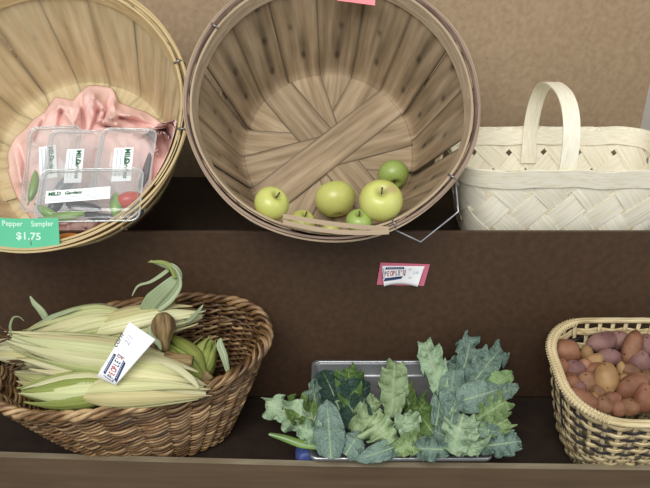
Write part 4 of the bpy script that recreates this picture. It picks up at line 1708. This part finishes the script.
for q in range(150):
    th0 = q / 150
    if not (.30 < th0 < .62):
        continue
    pts = []
    for w in range(9):
        a = 2 * PI * w / 8
        p, n = pw_(th0 + .0025 * w / 8, 1.0)
        pts.append(p + n * (.0005 + .0074 * math.cos(a)) + V((0, 0, .0048 * math.sin(a))))
    b.tube(pts, .0011, 5)
b.build('rim_lashing', M['cream_rod'], proot)
b = MB()
loft(b, [[pw_(q / 60, .0)[0] for q in range(60)]], close_last=True)
b.build('base', M['cream_rod'], proot, smooth=False, solid=.004)


# ------------------------------------------------------------------ potatoes
PN = V((0, -.30, .95)).normalized()
PO = V((pcx, pcy - .005, Z_LOW + .142))


def potato(px, py, rx, ry, ang, kind, label, h=0.0, seed=0):
    r = ray(px, py)
    d = (PO - CAM).dot(PN) / r.dot(PN) - h
    c = CAM + r * d
    k = d / FPX
    g = random.Random(seed)
    x = (RGT * math.cos(ang) + UPV * math.sin(ang))
    z = -FWD
    y = z.cross(x)
    rx, ry = rx * k * 1.0, ry * k * 1.0
    rz = min(rx, ry) * .9
    off = V((g.uniform(0, 50), g.uniform(0, 50), g.uniform(0, 50)))
    b = MB()

    def fn(u, v):
        th, a = v * PI, 2 * PI * u
        n = V((math.sin(th) * math.cos(a), math.sin(th) * math.sin(a), math.cos(th)))
        w = 1 + .13 * mnoise.noise(n * 1.1 + off) + .05 * mnoise.noise(n * 2.6 + off)
        for e in range(0):
            pass
        return V((n.x * rx * w, n.y * ry * w, n.z * rz * w))
    b.grid(fn, 30, 20, cu=True)
    o = b.build('potato', M['potato_' + kind], None, weld=True)
    o.matrix_world = frame(c - FWD * (-rz * .8), x, y, z)
    tag(o, label, 'potato', 'potatoes in the woven square basket')
    return o


PT = [
    (569, 353, 15.5, 13, .0, 'red', 'large round red potato at the back left corner of basket'),
    (606, 343, 17, 10, .25, 'purple', 'long purple potato at the back, left of the topmost one'),
    (622, 341, 11, 10, .1, 'purple', 'rounded purple potato near the back beside a long one'),
    (635, 349, 10, 19, -.35, 'red', 'long upright reddish potato leaning at the back right', .012),
    (612, 358, 13, 8.5, -.15, 'purple', 'purple potato just below the long purple ones at back'),
    (643, 364, 11, 13, -.3, 'purple', 'dull purple potato at right edge below the upright one'),
    (563.5, 369, 9, 9.5, 0, 'red', 'small red potato against the left wall below the large round one'),
    (577, 371, 11.5, 10, .2, 'purple', 'dark reddish-purple potato right of the left wall'),
    (574, 385, 10, 11, 0, 'red', 'red potato against the left wall, lowest of that side'),
    (590.5, 384, 11.5, 11, .2, 'brown', 'brown round potato with a dark lower side, left of big tan one'),
    (610, 381, 13, 17, -.15, 'tan', 'big tan oval potato standing in the middle of the heap', .012),
    (588.5, 354, 6.5, 8, 0, 'tan', 'small tan potato right of the large round red one'),
    (597, 361, 9, 6.5, .2, 'tan', 'small tan potato lying below the long purple ones'),
    (599, 370.5, 12, 7.5, .1, 'red', 'red potato lying above the brown and big tan ones'),
    (585, 402, 19, 11, -.42, 'red', 'long red potato tilted along the front left rim', .008),
    (636, 389, 18, 12.5, .45, 'red', 'large reddish potato tilted up to the right', .010),
    (647, 400, 10, 15, -.2, 'red', 'red potato at the right edge near the front rim', .012),
    (632.5, 409, 10.5, 9.5, 0, 'brown', 'brown potato at the front rim right of centre'),
    (620.5, 410, 8, 9, 0, 'red', 'small red potato at the front rim between two brown ones'),
    (607, 407, 9, 10, .5, 'brown', 'dark brown potato at the front rim centre'),
    (626, 381, 6.5, 7, 0, 'tan', 'small tan round potato right of the big tan oval'),
    (633, 372, 11, 7, -.3, 'brown', 'brown potato above the large tilted reddish one'),
    (623, 369, 5, 7, .1, 'tan', 'tiny tan potato in the gap above the small round tan one'),
    (614, 400, 10, 7, .3, 'red', 'dark red potato below the big tan oval'),
    (595, 398, 6, 5, 0, 'tan', 'tiny tan potato beside the long front red one'),
    (650, 347, 10, 12, 0, 'purple', 'purple potato at the far right edge at the back'),
    (651, 380, 9, 9, 0, 'brown', 'brown potato at the right edge above the red one'),
    (581, 389, 7, 7, 0, 'purple', 'purple potato half hidden left of the brown round one'),
    (600, 392, 8, 7, 0, 'brown', 'brown potato half hidden below the brown round one'),
    (586, 366, 7, 7, 0, 'red', 'red potato half hidden between the dark purple and tan ones'),
    (668, 362, 15, 11, .2, 'red', 'reddish potato at the right wall of the woven basket'),
    (672, 386, 13, 11, -.3, 'red', 'reddish potato at the right wall of the woven basket'),
    (676, 346, 12, 10, .0, 'red', 'reddish potato at the right wall of the woven basket'),
    (664, 408, 12, 11, .3, 'red', 'reddish potato at the right wall of the woven basket'),
    (686, 368, 11, 10, .1, 'red', 'reddish potato at the right wall of the woven basket'),
    (690, 392, 11, 11, .1, 'red', 'reddish potato at the right wall of the woven basket'),
    (684, 412, 11, 10, .1, 'red', 'reddish potato at the right wall of the woven basket'),
]
for i, a in enumerate(PT):
    potato(*a[:7], h=(a[7] if len(a) > 7 else 0.0), seed=i + 3)

# ------------------------------------------------------------------ light and camera
w = bpy.data.worlds.new('world')
scn.world = w
w.use_nodes = True
bgn = w.node_tree.nodes['Background']
bgn.inputs[0].default_value = (.90, .95, 1.0, 1)
bgn.inputs[1].default_value = .5


def area(name, loc, target, size, power, col=(1, 1, 1)):
    ld = bpy.data.lights.new(name, 'AREA')
    ld.shape = 'RECTANGLE'
    ld.size, ld.size_y = size
    ld.energy = power
    ld.color = col
    o = bpy.data.objects.new(name, ld)
    COL.objects.link(o)
    o.location = loc
    o.rotation_euler = (V(target) - V(loc)).to_track_quat('-Z', 'Y').to_euler()
    return o


area('window_light', (-.45, -1.0, 2.9), (.05, 1.0, 1.0), (1.8, 1.3), 66, (1, .985, .95))
area('side_light', (1.9, -.6, 2.2), (0, 1.0, .95), (1.2, 1.2), 10, (.95, .98, 1))

cam = bpy.data.cameras.new('camera')
cam.sensor_width = 36
cam.lens = 36 * FPX / 650
cam.clip_start = .02
co = bpy.data.objects.new('camera', cam)
COL.objects.link(co)
co.location = CAM
co.rotation_euler = (PI / 2 - PITCH, 0, 0)
scn.camera = co
scn.view_settings.view_transform = 'Standard'
scn.view_settings.look = 'None'
